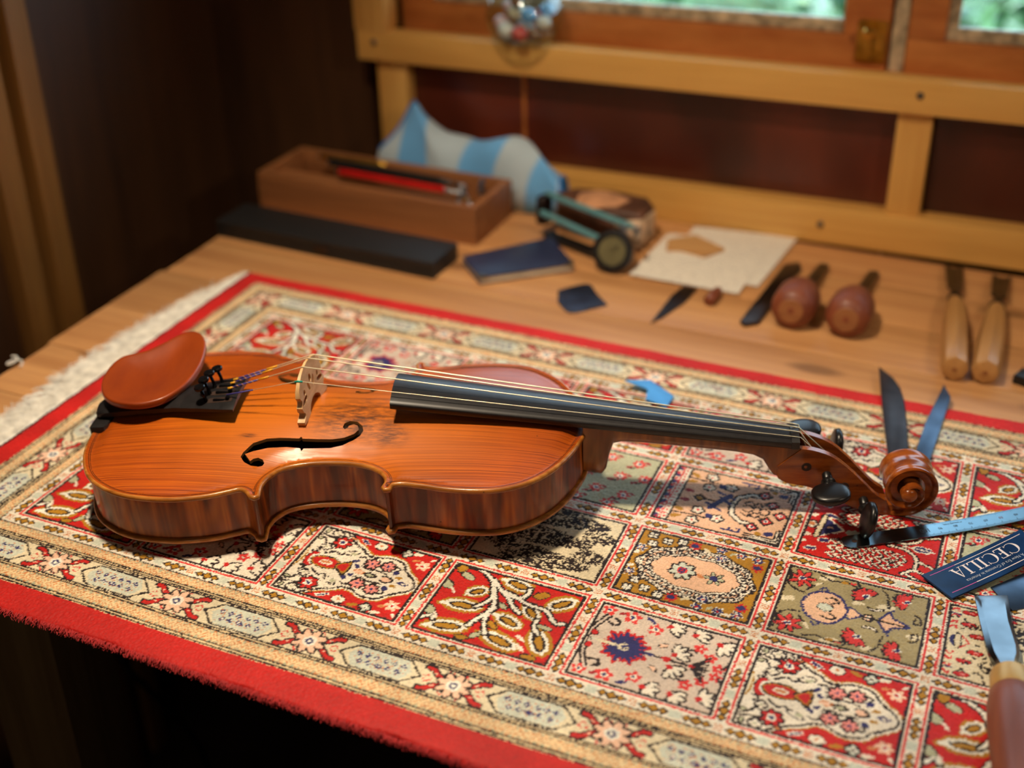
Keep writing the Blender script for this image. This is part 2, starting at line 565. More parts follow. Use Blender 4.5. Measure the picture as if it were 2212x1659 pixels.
# ------------------------------------------------------------------ the rug: one vertex per knot, dyed knot by knot
CU, CV = 103.356, 85.658            # field cell (mm)
UX0, UX1, VY0, VY1 = -CU, 6 * CU, 0.0, 4 * CV
BS = 0.86
BW = 85.5 * BS
KN = 0.75
nx = int((UX1 - UX0 + 2 * BW) / KN) + 1
ny = int((VY1 - VY0 + 2 * BW) / KN) + 1
gx = UX0 - BW + np.arange(nx) * KN
gy = VY0 - BW + np.arange(ny) * KN
C_ = dict(cream=(228, 218, 200), red=(190, 27, 22), dred=(150, 24, 30), black=(34, 20, 18), gold=(170, 122, 28),
          navy=(44, 42, 96), peach=(234, 190, 162), green=(176, 176, 146), tan=(222, 198, 154), orange=(200, 126, 74),
          rose=(202, 184, 168), olive=(158, 144, 104), pink=(226, 138, 130), white=(230, 226, 212), pale=(196, 200, 184),
          salmon=(222, 178, 146), sand=(220, 206, 174), lred=(208, 54, 50))
C_ = {k_: np.array(v, float) for k_, v in C_.items()}

class Pad:
    def __init__(s, X, Y, base):
        s.X, s.Y = X, Y
        s.im = np.empty(X.shape + (3,))
        s.im[:] = C_[base]
    def put(s, mk, c):
        s.im[mk] = C_[c]
    def ell(s, cx, cy, a, b=None, ang=0.0, c='black'):
        b = b or a
        dx, dy = s.X - cx, s.Y - cy
        ca, sa = math.cos(ang), math.sin(ang)
        s.put(((dx * ca + dy * sa) / a) ** 2 + ((-dx * sa + dy * ca) / b) ** 2 < 1, c)
    def line(s, pts, w, c='black'):
        if c == 'black':
            w = max(w * 1.2, 1.5)
        for (x0, y0), (x1, y1) in zip(pts[:-1], pts[1:]):
            dx, dy = x1 - x0, y1 - y0
            t = np.clip(((s.X - x0) * dx + (s.Y - y0) * dy) / (dx * dx + dy * dy + 1e-9), 0, 1)
            s.put((s.X - x0 - t * dx) ** 2 + (s.Y - y0 - t * dy) ** 2 < (w / 2) ** 2, c)
    def curve(s, pts, w, c='black', n=6):
        s.line([tuple(p) for p in spline(pts, n)], w, c)
    def inpoly(s, pts):
        r = np.zeros(s.X.shape, bool)
        n = len(pts)
        for i in range(n):
            x0, y0 = pts[i]
            x1, y1 = pts[(i + 1) % n]
            if y0 == y1:
                continue
            cnd = (s.Y >= min(y0, y1)) & (s.Y < max(y0, y1))
            r ^= cnd & (s.X < x0 + (s.Y - y0) * (x1 - x0) / (y1 - y0))
        return r
    def poly(s, pts, c, edge=None, w=1.4):
        s.put(s.inpoly(pts), c)
        if edge:
            s.line(list(pts) + [pts[0]], w, edge)
    def flower(s, cx, cy, r, n, c, core='navy', edge='black', ph=0.0, cc='white'):
        pw_ = .6 * math.sin(PI / n)
        if edge:
            for k_ in range(n):
                a = ph + 2 * PI * k_ / n
                s.ell(cx + .58 * r * math.cos(a), cy + .58 * r * math.sin(a), .5 * r + .5, pw_ * r + 1.1, a, edge)
        for k_ in range(n):
            a = ph + 2 * PI * k_ / n
            s.ell(cx + .58 * r * math.cos(a), cy + .58 * r * math.sin(a), .5 * r - (.8 if edge else 0), pw_ * r - (.3 if edge else .1), a, c)
        s.ell(cx, cy, .42 * r, None, 0, cc)
        s.ell(cx, cy, .24 * r, None, 0, core)
    def leaf(s, cx, cy, L, W, ang):
        s.ell(cx, cy, L * 1.1, W * 1.22, ang, 'gold')
        s.ell(cx - math.cos(ang) * L * .7, cy - math.sin(ang) * L * .7, L * .62, W * .5, ang + .25, 'gold')
        s.ell(cx - math.cos(ang) * L * .7, cy - math.sin(ang) * L * .7, L * .52, W * .34, ang + .25, 'white')
        for k_ in range(9):
            t = -1 + 2 * k_ / 8.0
            hw = W * math.sqrt(max(0, 1 - t * t)) * .62
            for sg in (-1, 1):
                s.ell(cx + math.cos(ang) * t * L * .86 - math.sin(ang) * sg * hw, cy + math.sin(ang) * t * L * .86 + math.cos(ang) * sg * hw, 1.6, 1.6, 0, 'white')
        s.ell(cx, cy, L * .86, W * .72, ang, 'white')
        s.ell(cx, cy, L * .7, W * .56, ang, 'black')
        s.ell(cx, cy, L * .54, W * .34, ang, 'gold')

def panel_pad(base):
    px = np.arange(-52, 52, KN)
    py = np.arange(-43.2, 43.2, KN)
    X, Y = np.meshgrid(px, py)
    r2 = np.random.default_rng(11)
    X = X + r2.uniform(-.34, .34, X.shape)
    Y = Y + r2.uniform(-.34, .34, Y.shape)
    return Pad(X, Y, base)

def both(fn):
    for s_ in (1, -1):
        fn(s_)

def fish():
    p = panel_pad('red')
    arch = [(-50, 40), (-27, 40), (-26, 34), (-15, 26), (-7, 22), (-1, 18), (6, 18), (13, 21), (20, 21), (26, 19), (29, 15), (33, 11), (40, 6), (43, 0)]
    A = [tuple(q) for q in spline(arch[1:], 4)]
    full = [(-50, 40)] + A + [(x, -y) for x, y in A[::-1]] + [(-50, -40)]
    p.line([(x, y) for x, y in A] + [(x, -y) for x, y in A[::-1]], 6.0, 'gold')
    p.line([(x, y) for x, y in A] + [(x, -y) for x, y in A[::-1]], 4.2, 'cream')
    p.poly(full, 'cream')
    p.line([(x - .5, y) for x, y in A] + [(x - .5, -y) for x, y in A[::-1]], 1.4, 'black')
    def h(s):
        p.ell(2, 30 * s, 5.2, 4.2, 0, 'black'); p.ell(2, 30 * s, 4.4, 3.5, 0, 'cream'); p.ell(2, 30 * s, 1.3, 1.3, 0, 'orange')
        p.ell(-10, 30 * s, 5, 1.6, -.5 * s, 'white'); p.ell(-10, 30 * s, 3.8, .9, -.5 * s, 'navy')
        p.flower(22, 30 * s, 4.2, 4, 'pale', 'black', 'black'); p.ell(13, 31 * s, 4, 1.6, -.3 * s, 'gold')
        p.flower(38, 22 * s, 5.2, 6, 'peach', 'red', None); p.ell(30, 32 * s, 3.6, 1.7, .2, 'cream'); p.ell(42, 30 * s, 2.4, 1.1, .8 * s, 'cream'); p.ell(31, 25 * s, 2.8, 1.3, .4, 'orange')
        p.flower(-25, 23 * s, 6.8, 7, 'red', 'navy', 'black')
        p.flower(5.5, 11 * s, 5.2, 7, 'pink', 'navy', 'black', cc='pink'); p.flower(17, 12.5 * s, 5.2, 7, 'pink', 'navy', 'black', cc='pink')
        p.flower(-33, 31 * s, 4.2, 4, 'cream', 'green', 'black', cc='cream'); p.flower(-33, 15 * s, 3.6, 4, 'cream', 'green', 'black', cc='cream')
        p.ell(-13, 15.5 * s, 5.8, 2.6, .4 * s, 'black'); p.ell(-13, 15.5 * s, 4.8, 1.7, .4 * s, 'cream'); p.ell(-11, 15 * s, 2.4, 1.4, .4, 'green')
        p.curve([(-44, 28 * s), (-38, 26 * s), (-30, 25 * s)], 1.1); p.curve([(-44, 26 * s), (-38, 22 * s), (-35, 17 * s)], 1.1)
        p.ell(-41, 31 * s, 2.2, 3.0, 0, 'black'); p.ell(-41, 31 * s, 1.2, 2.0, 0, 'green'); p.ell(-42, 22 * s, 2.6, 1.8, 0, 'black'); p.ell(-42, 22 * s, 1.6, .9, 0, 'green')
        p.curve([(-22, 33 * s), (-18, 30 * s), (-20, 27 * s)], 1.3); p.curve([(-30, 9 * s), (-24, 13 * s), (-20, 11 * s), (-18, 13 * s)], 1.3); p.curve([(-40, 8 * s), (-36, 10 * s), (-38, 13 * s)], 1.3); p.curve([(22, 15 * s), (26, 13 * s), (24, 10 * s)], 1.2); p.curve([(-6, 14 * s), (-2, 15 * s), (0, 12 * s)], 1.2)
        p.ell(-6, 9 * s, 2.8, 1.6, .7 * s, 'navy'); p.ell(-3, 5 * s, 2.6, 1.4, -.5 * s, 'navy'); p.ell(25, 8.5 * s, 2.6, 2.0, .5 * s, 'navy'); p.ell(29, 4.5 * s, 2.2, 1.6, 0, 'gold')
        p.curve([(0, 6 * s), (6, 5 * s), (12, 6 * s), (20, 5 * s)], 1.1); p.ell(-20, 30 * s, 1.6, 1, 0, 'orange')
    both(h)
    p.ell(34, 0, 4.0, 1.8, 0, 'navy'); p.ell(34, 0, 1.6, .8, 0, 'cream'); p.ell(22, 0, 4, 2.4, 0, 'peach'); p.curve([(18, 2), (22, 3), (26, 0), (22, -3), (18, -2)], 1.0)
    p.ell(1, 0, 4.2, 2.2, 0, 'orange'); p.ell(1, 0, 3.2, 1.5, 0, 'peach'); p.ell(10, 0, 4.5, 1.8, 0, 'green'); p.curve([(5, 0), (9, 2), (14, 0), (9, -2), (5, 0)], 1.0)
    p.ell(-44, 0, 2.6, 11, 0, 'gold'); p.ell(-44, 0, 1.6, 9, 0, 'sand')
    p.ell(-36, 0, 5.0, 8.5, 0, 'black'); p.ell(-36, 0, 4.2, 7.6, 0, 'red'); p.ell(-33.5, 0, 4.0, 6.0, 0, 'white'); p.ell(-33, 0, 3.2, 4.6, 0, 'navy')
    p.ell(-25, 0, 11.5, 6.6, 0, 'black'); p.ell(-25, 0, 10.6, 5.7, 0, 'gold'); p.ell(-25, 0, 9.8, 4.8, 0, 'red')
    p.poly([(-16, 1.2), (-8.5, 7), (-7, 0), (-8.5, -7), (-16, -1.2)], 'red', 'black', 2.4); p.poly([(-16, 1), (-8.5, 6), (-7.4, 0), (-8.5, -6), (-16, -1)], 'red', 'gold', .9)
    p.ell(-25, 0, 4.8, 2.4, 0, 'cream'); p.ell(-25, 0, 3.6, 1.4, 0, 'orange')
    return p.im

def vine():
    p = panel_pad('red')
    for x, y, L, W, a in ((1, 29, 11, 6.2, -.2), (-24, -3, 13, 6.0, .12), (-25, -25, 14, 6.4, .25), (9, -6, 10.5, 5.8, -.35), (34, 22, 11, 6.4, .75), (19, 7, 8.5, 5.2, -.7), (11, -25, 13.5, 6.6, -.25), (34, -17, 12.5, 7.2, -1.05), (-21, 13, 7.5, 5.2, .7)):
        p.leaf(x, y, L, W, a)
    st = [[(-41, 33), (-33, 35), (-25, 33), (-17, 27), (-11, 17), (-6, 6), (-7, -4), (-10, -11), (-13, -19)], [(-16, 28), (-8, 21), (0, 15), (6, 8), (12, 4)],
          [(-2, 17), (6, 17), (10, 22), (10, 28)], [(-5, 20), (6, 17), (13, 14), (23, 13), (28, 12), (36, 4), (42, 5)], [(-4, 3), (-6, -5), (-4, -14), (0, -22)], [(-13, 20), (-10, 11), (-13, 3), (-16, -1)], [(25, 2), (26, -5), (30, -10)], [(-44, -24), (-38, -18), (-36, -22)]]
    for s_ in st:
        p.curve(s_, 4.4, 'black')
    for s_ in st:
        p.curve(s_, 2.3, 'white')
    for x, y, L, W, a, c in ((-43, 13, 5.5, 3.4, -.6, 'green'), (-43, -14, 5.5, 3.4, -.6, 'green'), (-33, 25, 5, 2.6, -.4, 'green'), (-40, 32, 3.2, 5, 0, 'gold'), (1, -13, 4.5, 2, -.5, 'gold'), (0, 6, 3.6, 1.8, -.7, 'green'), (-12, -31, 4, 2, .2, 'gold'), (-5, -26, 4.2, 1.8, .9, 'green'), (19, 25, 5, 3, .6, 'gold'), (33, -32, 5, 2, 0, 'gold'), (32, -3, 5, 1.6, -.1, 'green'), (22, -18, 4, 1.4, -.5, 'cream'), (25, -26, 4, 1.4, -.7, 'cream'), (-36, 8, 4, 1, -.9, 'cream'), (-36, -18, 4, 1, -.9, 'cream')):
        if c != 'cream':
            p.ell(x, y, L + .9, W + .9, a, 'black')
        p.ell(x, y, L, W, a, c)
    return p.im

def lily(p, x, y, a, s=1.0):
    for d in (-.9, -.3, .3, .9):
        p.ell(x + 4.2 * s * math.cos(a + d), y + 4.2 * s * math.sin(a + d), 4.6 * s, 2.4 * s, a + d, 'black')
    for d in (-.9, -.3, .3, .9):
        p.ell(x + 4.3 * s * math.cos(a + d), y + 4.3 * s * math.sin(a + d), 3.4 * s, 1.2 * s, a + d, 'cream')
    p.ell(x - .5 * math.cos(a), y - .5 * math.sin(a), 1.9 * s, 1.5 * s, a, 'red')

def bouquet(base='rose'):
    p = panel_pad(base)
    p.curve([(-38, 27), (-44, 12), (-46, 0), (-44, -12), (-38, -27)], 1.2); p.curve([(-36, 24), (-41, 12), (-43, 0), (-41, -12), (-36, -24)], 1.0)
    p.line([(-41, 0), (34, 0)], 1.6, 'black'); p.line([(-40, 0), (-20, 0)], 2.2, 'pale')
    for k_ in range(18):
        a = 2 * PI * k_ / 18
        L = 16 if k_ % 2 else 13.5
        p.ell(-19 + .55 * L * math.cos(a), .55 * L * math.sin(a), L * .52, 2.6, a, 'red')
    for k_ in range(18):
        a = 2 * PI * k_ / 18
        L = 14 if k_ % 2 else 11.5
        p.ell(-19 + .55 * L * math.cos(a), .55 * L * math.sin(a), L * .5, 1.7, a, 'navy')
    p.ell(-19, 0, 7.5, 6.6, 0, 'navy'); p.ell(-31, 0, 8, 1.4, 0, 'sand'); p.ell(-6, 0, 7, 1.7, 0, 'navy')
    for k_ in range(6):
        a = 2 * PI * k_ / 6
        p.ell(-20 + 2.6 * math.cos(a), 2.6 * math.sin(a), 1.2, 1.2, 0, 'sand')
    def h(s):
        for x, y, r in ((-39, 29, 4.6), (-23, 28, 5.8), (-6, 23, 5.0), (25, 17, 4.5), (33, 11, 4.4), (40, 4, 4.2)):
            p.flower(x, y * s, r, 5, 'lred', 'rose' if r < 4.6 else 'navy', None, .3, 'red' if r < 4.6 else 'cream')
        lily(p, 2, 29 * s, .2 * s, 1.25); lily(p, 19, 28 * s, .5 * s, 1.25); lily(p, 36, 25 * s, -.5 * s, 1.25); lily(p, 12, 6 * s, .7 * s, 1.25)
        p.ell(-41, 6 * s, 2.6, 3.0, .3 * s, 'black'); p.ell(-41, 6 * s, 2.0, 2.3, .3 * s, 'red')
        p.curve([(-36, 18 * s), (-31, 17 * s), (-29, 21 * s), (-33, 23 * s)], 1.7); p.ell(-11, 30 * s, 4, 1.4, -.5 * s, 'navy'); p.ell(-30, 29 * s, 2.4, 1.2, .5, 'dred')
        p.ell(3, 11 * s, 3.6, 2.0, .8 * s, 'black'); p.ell(3, 11 * s, 2.7, 1.2, .8 * s, 'peach')
        for k_ in range(4):
            p.line([(24, 1.2 * s), (33, (2 + 3.0 * k_) * s)], 1.0)
        p.curve([(16, 10 * s), (20, 14 * s), (24, 13 * s)], 1.0); p.line([(42, 4 * s), (45, 10 * s)], .9)
    both(h)
    p.ell(8, 0, 3, 2.2, 0, 'red'); p.ell(24, 0, 2, 1.5, 0, 'red')
    return p.im

def gold():
    p = panel_pad('gold')
    th = np.linspace(0, 2 * PI, 72)
    def ring(a, b, k_, ph=0, n=2):
        return [(1 + (a + k_ * math.cos(n * 5 * t)) * math.cos(t) * (1 if math.cos(t) > 0 else 1.02), (b + k_ * math.cos(10 * t)) * math.sin(t)) for t in th]
    R1 = ring(38, 25, 1.2); R2 = ring(31, 18, .8)
    p.line(R1, 4.6, 'black'); p.line(R1, 3.0, 'cream'); p.poly(ring(35.5, 22.5, .8), 'salmon'); p.line(R2, 2.6, 'black'); p.line(R2, 1.4, 'cream')
    for k_ in range(44):
        a = 2 * PI * k_ / 44
        for rr, c, sz in ((1.0, 'black', 1.7), (1.0, 'cream', .9)):
            p.ell(1 + 38 * math.cos(a), 25 * math.sin(a), sz * 1.6, sz, a + 1.0, c)
            p.ell(1 + 33 * math.cos(a + .07), 20.5 * math.sin(a + .07), sz * 1.5, sz, a - .6, c)
    p.flower(-8, 0, 9, 7, 'pale', 'red', 'black', cc='navy'); p.ell(-8, 0, 3.6, 3.6, 0, 'lred'); p.ell(-8, 0, 2.5, 2.5, 0, 'navy'); p.ell(-8, 0, 1.2, 1.2, 0, 'red')
    for a in (0, .9, -.9, 1.9, -1.9, PI):
        p.ell(14 + 4.5 * math.cos(a), 4 * math.sin(a), 3.4, 1.8, a, 'black'); p.ell(14 + 4.5 * math.cos(a), 4 * math.sin(a), 2.4, 1.0, a, 'green')
    p.ell(14, 0, 2.8, 2.6, 0, 'navy'); p.ell(5, -1, 3, 1.6, -.6, 'orange')
    def h(s):
        for x, y in ((-37, 30), (-35, 21), (-26, 27), (-16, 30)):
            p.flower(x, y * s, 3.8, 4, 'white', 'black', 'black', .78, 'white')
        for x, y in ((11, 32), (13, 23), (25, 31), (-41, 14), (37, 30)):
            p.flower(x, y * s, 4.2, 6, 'white', 'white', None); p.flower(x, y * s, 3.6, 6, 'navy', 'red', None, cc='white')
        for x, y in ((-7, 29), (38, 22)):
            p.flower(x, y * s, 4.6, 8, 'red', 'navy', None, cc='navy'); p.ell(x, y * s, 2.8, 2.2, 0, 'navy')
        p.ell(-43, 8 * s, 3.0, 1.6, .4, 'cream'); p.ell(2, 27 * s, 3.4, 1.4, -.6 * s, 'sand'); p.ell(31, 32 * s, 3, 1.2, .2, 'cream'); p.ell(19, 30 * s, 2.6, 1.2, .8, 'green')
    both(h)
    return p.im

def olive():
    p = panel_pad('olive')
    for x, y, r in ((-20, 30, 5), (-8, -31, 6), (20, 14, 6), (-40, 0, 5), (40, -8, 5), (14, -30, 4), (3, 12, 4)):
        p.ell(x, y, r, r * .5, .3, 'sand')
    def h(s):
        heart = [(-31, 0), (-27, 10 * s), (-18, 16 * s), (-9, 14 * s), (-4, 7 * s), (-2, 0)]
        p.poly([tuple(q) for q in spline(heart, 4)] + [(-31, 0)], 'salmon'); p.curve(heart, 1.7, 'navy')
        p.curve([(-22, 17 * s), (-19, 20 * s), (-17, 17 * s)], 1.3, 'navy'); p.curve([(-13, 5 * s), (-8, 8 * s), (-12, 11 * s), (-16, 9 * s)], 1.2)
        tri = [(17, 0), (23, 11 * s), (26, 5 * s), (37, 0)]
        p.poly(tri, 'salmon'); p.line(tri[:4], 1.6, 'navy'); p.line([(22, 10 * s), (25, 13 * s)], 1.4, 'navy')
        p.poly([(-2, 0), (0, 6 * s), (7, 0)], 'salmon'); p.line([(-3, 5 * s), (0, 6 * s), (7, 0)], 1.4, 'navy')
        for x, y, ph in ((-35, 24, .2), (7, 21, .9), (32, 25, 1.4)):
            for k_ in range(7):
                a = ph + (2 * PI if x < 0 else 1.1 * PI) * k_ / 7
                p.ell(x + 5.2 * math.cos(a), (y + 5.2 * math.sin(a)) * s, 4.8, 2.3, a * s, 'black')
            for k_ in range(7):
                a = ph + (2 * PI if x < 0 else 1.1 * PI) * k_ / 7
                p.ell(x + 5.2 * math.cos(a), (y + 5.2 * math.sin(a)) * s, 3.9, 1.35, a * s, 'lred')
            p.ell(x, y * s, 2.8, 1.9, .5, 'white'); p.ell(x, y * s, 2.2, 1.2, .5, 'navy')
        p.curve([(-44, 30 * s), (-42, 24 * s), (-44, 19 * s)], 1.3); p.curve([(-30, 14 * s), (-26, 20 * s), (-22, 24 * s)], 1.2); p.ell(-24, 22 * s, 3, 1.2, .8 * s, 'sand'); p.curve([(0, 33 * s), (2, 28 * s), (-2, 25 * s)], 1.2); p.curve([(26, 32 * s), (24, 28 * s), (26, 24 * s)], 1.2)
        p.curve([(-44, 18 * s), (-38, 12 * s), (-30, 10 * s)], 1.2); p.curve([(10, 10 * s), (14, 9 * s), (18, 11 * s)], 2.4); p.curve([(10, 10 * s), (14, 9 * s), (18, 11 * s)], 1.1, 'cream')
        p.curve([(38, 14 * s), (42, 11 * s), (42, 5 * s), (38, 6 * s), (39, 10 * s)], 1.2); p.curve([(16, 32 * s), (20, 26 * s), (22, 14 * s)], 1.1)
        p.curve([(-24, 32 * s), (-16, 29 * s), (-8, 31 * s), (0, 29 * s)], 1.0); p.ell(-8, 30 * s, 2.4, 1.6, 0, 'gold'); p.ell(-3, 31 * s, 2, 1, 0, 'lred')
    both(h)
    p.ell(-16, 0, 5.4, 4.4, 0, 'black'); p.ell(-16, 0, 4.6, 3.6, 0, 'pale'); p.flower(11, 0, 3.4, 5, 'peach', 'sand', 'black'); p.line([(7, 0), (34, 0)], 1.0)
    return p.im

def cypress():
    p = panel_pad('sand')
    r2 = np.random.default_rng(5)
    for cx, cy, a, b in ((-4, 0, 36, 10), (4, 24, 34, 10), (4, -24, 34, 10), (34, 12, 13, 8), (34, -12, 13, 8), (-32, 13, 12, 8), (-32, -13, 12, 8)):
        for k_ in range(int(a * b * 1.5)):
            t, r = r2.uniform(0, 2 * PI), math.sqrt(r2.uniform(0, 1))
            x, y = cx + a * r * math.cos(t), cy + b * r * math.sin(t) * (1 - .5 * (r * math.cos(t)))
            p.ell(x, y, r2.uniform(1.0, 1.9), .52, r2.uniform(-1, 1) + (.7 if y > cy else -.7), 'black')
    return p.im

def posy():
    p = panel_pad('green')
    r2 = np.random.default_rng(9)
    for k_, (x, y) in enumerate(((-36, 26), (-14, 22), (8, 26), (30, 24), (-26, 6), (-2, 2), (22, 4), (40, 6), (-38, -14), (-14, -18), (10, -16), (32, -18), (-26, -31), (0, -31), (24, -31))):
        p.curve([(x - 7, y - 6), (x - 3, y - 7), (x, y - 2)], 1.2); p.ell(x - 6, y - 6, 2.8, 1.2, .5, 'dred'); p.ell(x + 6, y + 3, 2.4, 1.2, -.5, 'dred')
        p.flower(x, y, 5.4, 8, 'lred', 'navy', None, cc='white')
    return p.im

def geometric():
    p = panel_pad('salmon')
    p.put((p.X > -47) & (p.X < -34.5), 'cream'); p.put((p.X > -45) & (p.X < -41) & (np.abs((p.Y % 9) - 4.5) < 2.3), 'navy'); p.put((p.X > -40.6) & (p.X < -39.2), 'lred'); p.put((p.X > -38) & (p.X < -36.4) & ((p.Y % 4) < 2), 'lred')
    for k_ in range(9):
        y = -34 + k_ * 8.5
        p.poly([(-44.5, y), (-41.5, y + 3), (-41.5, y - 3)], 'lred')
    p.put(np.abs(p.X + 34.2) < .8, 'black')
    def h(s):
        for pts, w in (([(6, 10 * s), (4, 2 * s), (12, 16 * s), (16, 17 * s)], 3.4),):
            p.line([(4, 0), (6, 10 * s), (14, 17 * s), (19, 17 * s)], 4.4, 'black'); p.line([(4, 0), (6, 10 * s), (14, 17 * s), (19, 17 * s)], 2.6, 'cream')
        for x, y in ((23, 20), (31, 10), (39, 0)):
            p.poly([(x - 5, y * s), (x, y * s + 5), (x + 5, y * s), (x, y * s - 5)], 'lred', 'black'); p.ell(x, y * s, 1.8, 1.8, 0, 'white'); p.ell(x, y * s, 1, 1, 0, 'navy')
        for d, c in ((0, 'black'), (2.2, 'black'), (4.4, 'black')):
            p.line([(20, (33 - d) * s), (45 - d, (33 - d) * s), (45 - d, (14 + d) * s)], 1.2, c)
        p.line([(23, 31.8 * s), (44, 31.8 * s), (44, 17 * s)], 1.1, 'cream'); p.line([(26, 29.6 * s), (41.7, 29.6 * s), (41.7, 19 * s)], 1.1, 'cream')
        p.ell(36, 24 * s, 3.6, 2.6, .5, 'navy'); p.ell(29, 26 * s, 2.4, 2, 0, 'gold')
        p.line([(4, 30 * s), (16, 30 * s), (16, 26 * s), (14, 26 * s)], 1.8, 'navy'); p.line([(9, 30 * s), (9, 27 * s)], 1.6, 'navy')
        for x, y, c in ((-18, 28, 'cream'), (-17, 15, 'cream'), (-2, 20, 'cream')):
            p.flower(x, y * s, 4.6, 5, c, 'lred', 'black', cc=c)
        p.ell(-30, 27 * s, 4, 2, -.5 * s, 'gold'); p.ell(-30, 18 * s, 4, 2, .4 * s, 'gold'); p.curve([(-33, 23 * s), (-24, 22 * s), (-10, 22 * s)], 1.0); p.ell(-8, 19 * s, 3, 2.6, 0, 'navy')
        p.ell(-29, 6 * s, 3.4, 2.2, 0, 'dred')
        for x in (16, 22, 28):
            p.curve([(x - 4, 6 * s), (x, 9 * s), (x + 3, 5 * s)], 1.1); p.curve([(x - 4, 2 * s), (x, 4 * s), (x + 3, 1 * s)], 1.1)
    both(h)
    p.line([(-10, -9), (0, 11)], 4.4, 'navy'); p.line([(-14, -4), (-2, -10)], 2.2, 'navy'); p.line([(-10, 12), (4, 7)], 2.2, 'navy'); p.line([(-6, 5), (2, 1)], 3.2, 'navy')
    p.poly([(-24, 0), (-20, 4), (-16, 0), (-20, -4)], 'gold', 'black'); p.line([(-15, 0), (-9, 0)], 1.2)
    return p.im

def fern():
    p = panel_pad('red')
    def h(s):
        for k_ in range(10):
            x = -26 + k_ * 5.2
            for y in (27.5, 20, 12.5):
                p.line([(x, y * s), (x + 4.8, (y + 3.4) * s)], 1.9, 'black'); p.line([(x, y * s), (x + 4.8, (y - 3.0) * s)], 1.9, 'black')
            for y in (27.5, 20, 12.5):
                p.line([(x, y * s), (x + 4.4, (y + 3.1) * s)], 1.15, 'cream'); p.line([(x, y * s), (x + 4.4, (y - 2.7) * s)], 1.15, 'cream')
        p.curve([(8, 5 * s), (18, 4 * s), (26, 8 * s), (30, 15 * s), (28, 24 * s), (20, 31 * s)], 7, 'red'); p.curve([(12, 3 * s), (22, 3 * s), (31, 10 * s), (32, 22 * s), (25, 31 * s)], 3.4, 'black'); p.curve([(12, 3 * s), (22, 3 * s), (31, 10 * s), (32, 22 * s), (25, 31 * s)], 1.9, 'cream')
        for x, y in ((35, 24), (37, 14), (31, 31)):
            p.line([(x - 3, y * s), (x + 6, (y + 4) * s)], 3, 'black'); p.line([(x - 3, y * s), (x + 6, (y + 4) * s)], 1.7, 'cream')
        for x, y in ((-30, 15), (-37, 27)):
            p.ell(x, y * s, 5, 2.6, -.3 * s, 'cream'); p.ell(x, y * s, 4, 1.8, -.3 * s, 'navy')
        p.ell(-43, 12 * s, 3.6, 2.0, .2, 'cream'); p.ell(-44, 20 * s, 3, 1.4, 0, 'cream')
    both(h)
    p.poly([(-36, -13), (-34.5, 14), (-19, 1)], 'navy', 'cream', 1.4); p.line([(-36.5, -12), (-35, 13)], 4.4, 'black'); p.line([(-36.5, -12), (-35, 13)], 2.8, 'sand'); p.ell(-29, 1, 2, 1.4, 0, 'peach')
    p.flower(-42, 1, 4.6, 5, 'cream', 'orange', 'black', cc='orange'); p.ell(-11, 0, 7, 4, 0, 'pale'); p.ell(2, 0, 9, 4.5, 0, 'pale'); p.ell(34, 0, 7, 4, 0, 'cream'); p.ell(34, 0, 5.6, 2.8, 0, 'navy'); p.line([(22, 0), (42, 0)], 1.2, 'cream')
    return p.im

def bulbs():
    p = panel_pad('sand')
    r2 = np.random.default_rng(3)
    def h(s):
        for x, y in ((-33, 30), (-33, 18), (-27, 8), (-10, 31), (-12, 8)):
            p.ell(x, y * s, 5.4, 2.6, .1, 'black'); p.ell(x, y * s, 4.7, 2.0, .1, 'red'); p.ell(x + 1, y * s, 1.6, .7, 0, 'pink')
        for y in (30, 24, 17, 12):
            p.curve([(-44, y * s), (-41, (y + 2) * s), (-40, y * s)], 1.5, 'lred')
        p.line([(-45, 27 * s), (-39, 26 * s)], 1.4, 'navy')
        for k_ in range(260):
            x, y = r2.normal(2, 15), abs(r2.normal(18, 6))
            p.ell(x, y * s, 1.7, .7, r2.uniform(-1.4, 1.4), 'black')
    both(h)
    p.ell(-40, 0, 3, 5, 0, 'navy'); p.ell(-38, 0, 2.6, 8, 0, 'black'); p.ell(-38, 0, 1.8, 7, 0, 'sand'); p.line([(-36, 6), (-31, 0), (-36, -6)], 1.2, 'lred')
    p.curve([(36, 20), (28, 8), (40, 0), (28, -8), (36, -20)], 2.2)
    return p.im

TYPES = dict(fish=fish(), vine=vine(), bouquet=bouquet(), gold=gold(), olive=olive(), cypress=cypress(), posy=posy(), geometric=geometric(), fern=fern(), bulbs=bulbs(), white=bouquet('cream'))
LAYOUT = [['vine', 'white', 'fish', 'vine', 'bouquet', 'fish', 'vine'],
          ['posy', 'gold', 'olive', 'cypress', 'gold', 'olive', 'bulbs'],
          ['bulbs', 'fern', 'cypress', 'posy', 'geometric', 'fern', 'posy'],
          ['vine', 'bouquet', 'fish', 'vine', 'bouquet', 'fish', 'vine']]

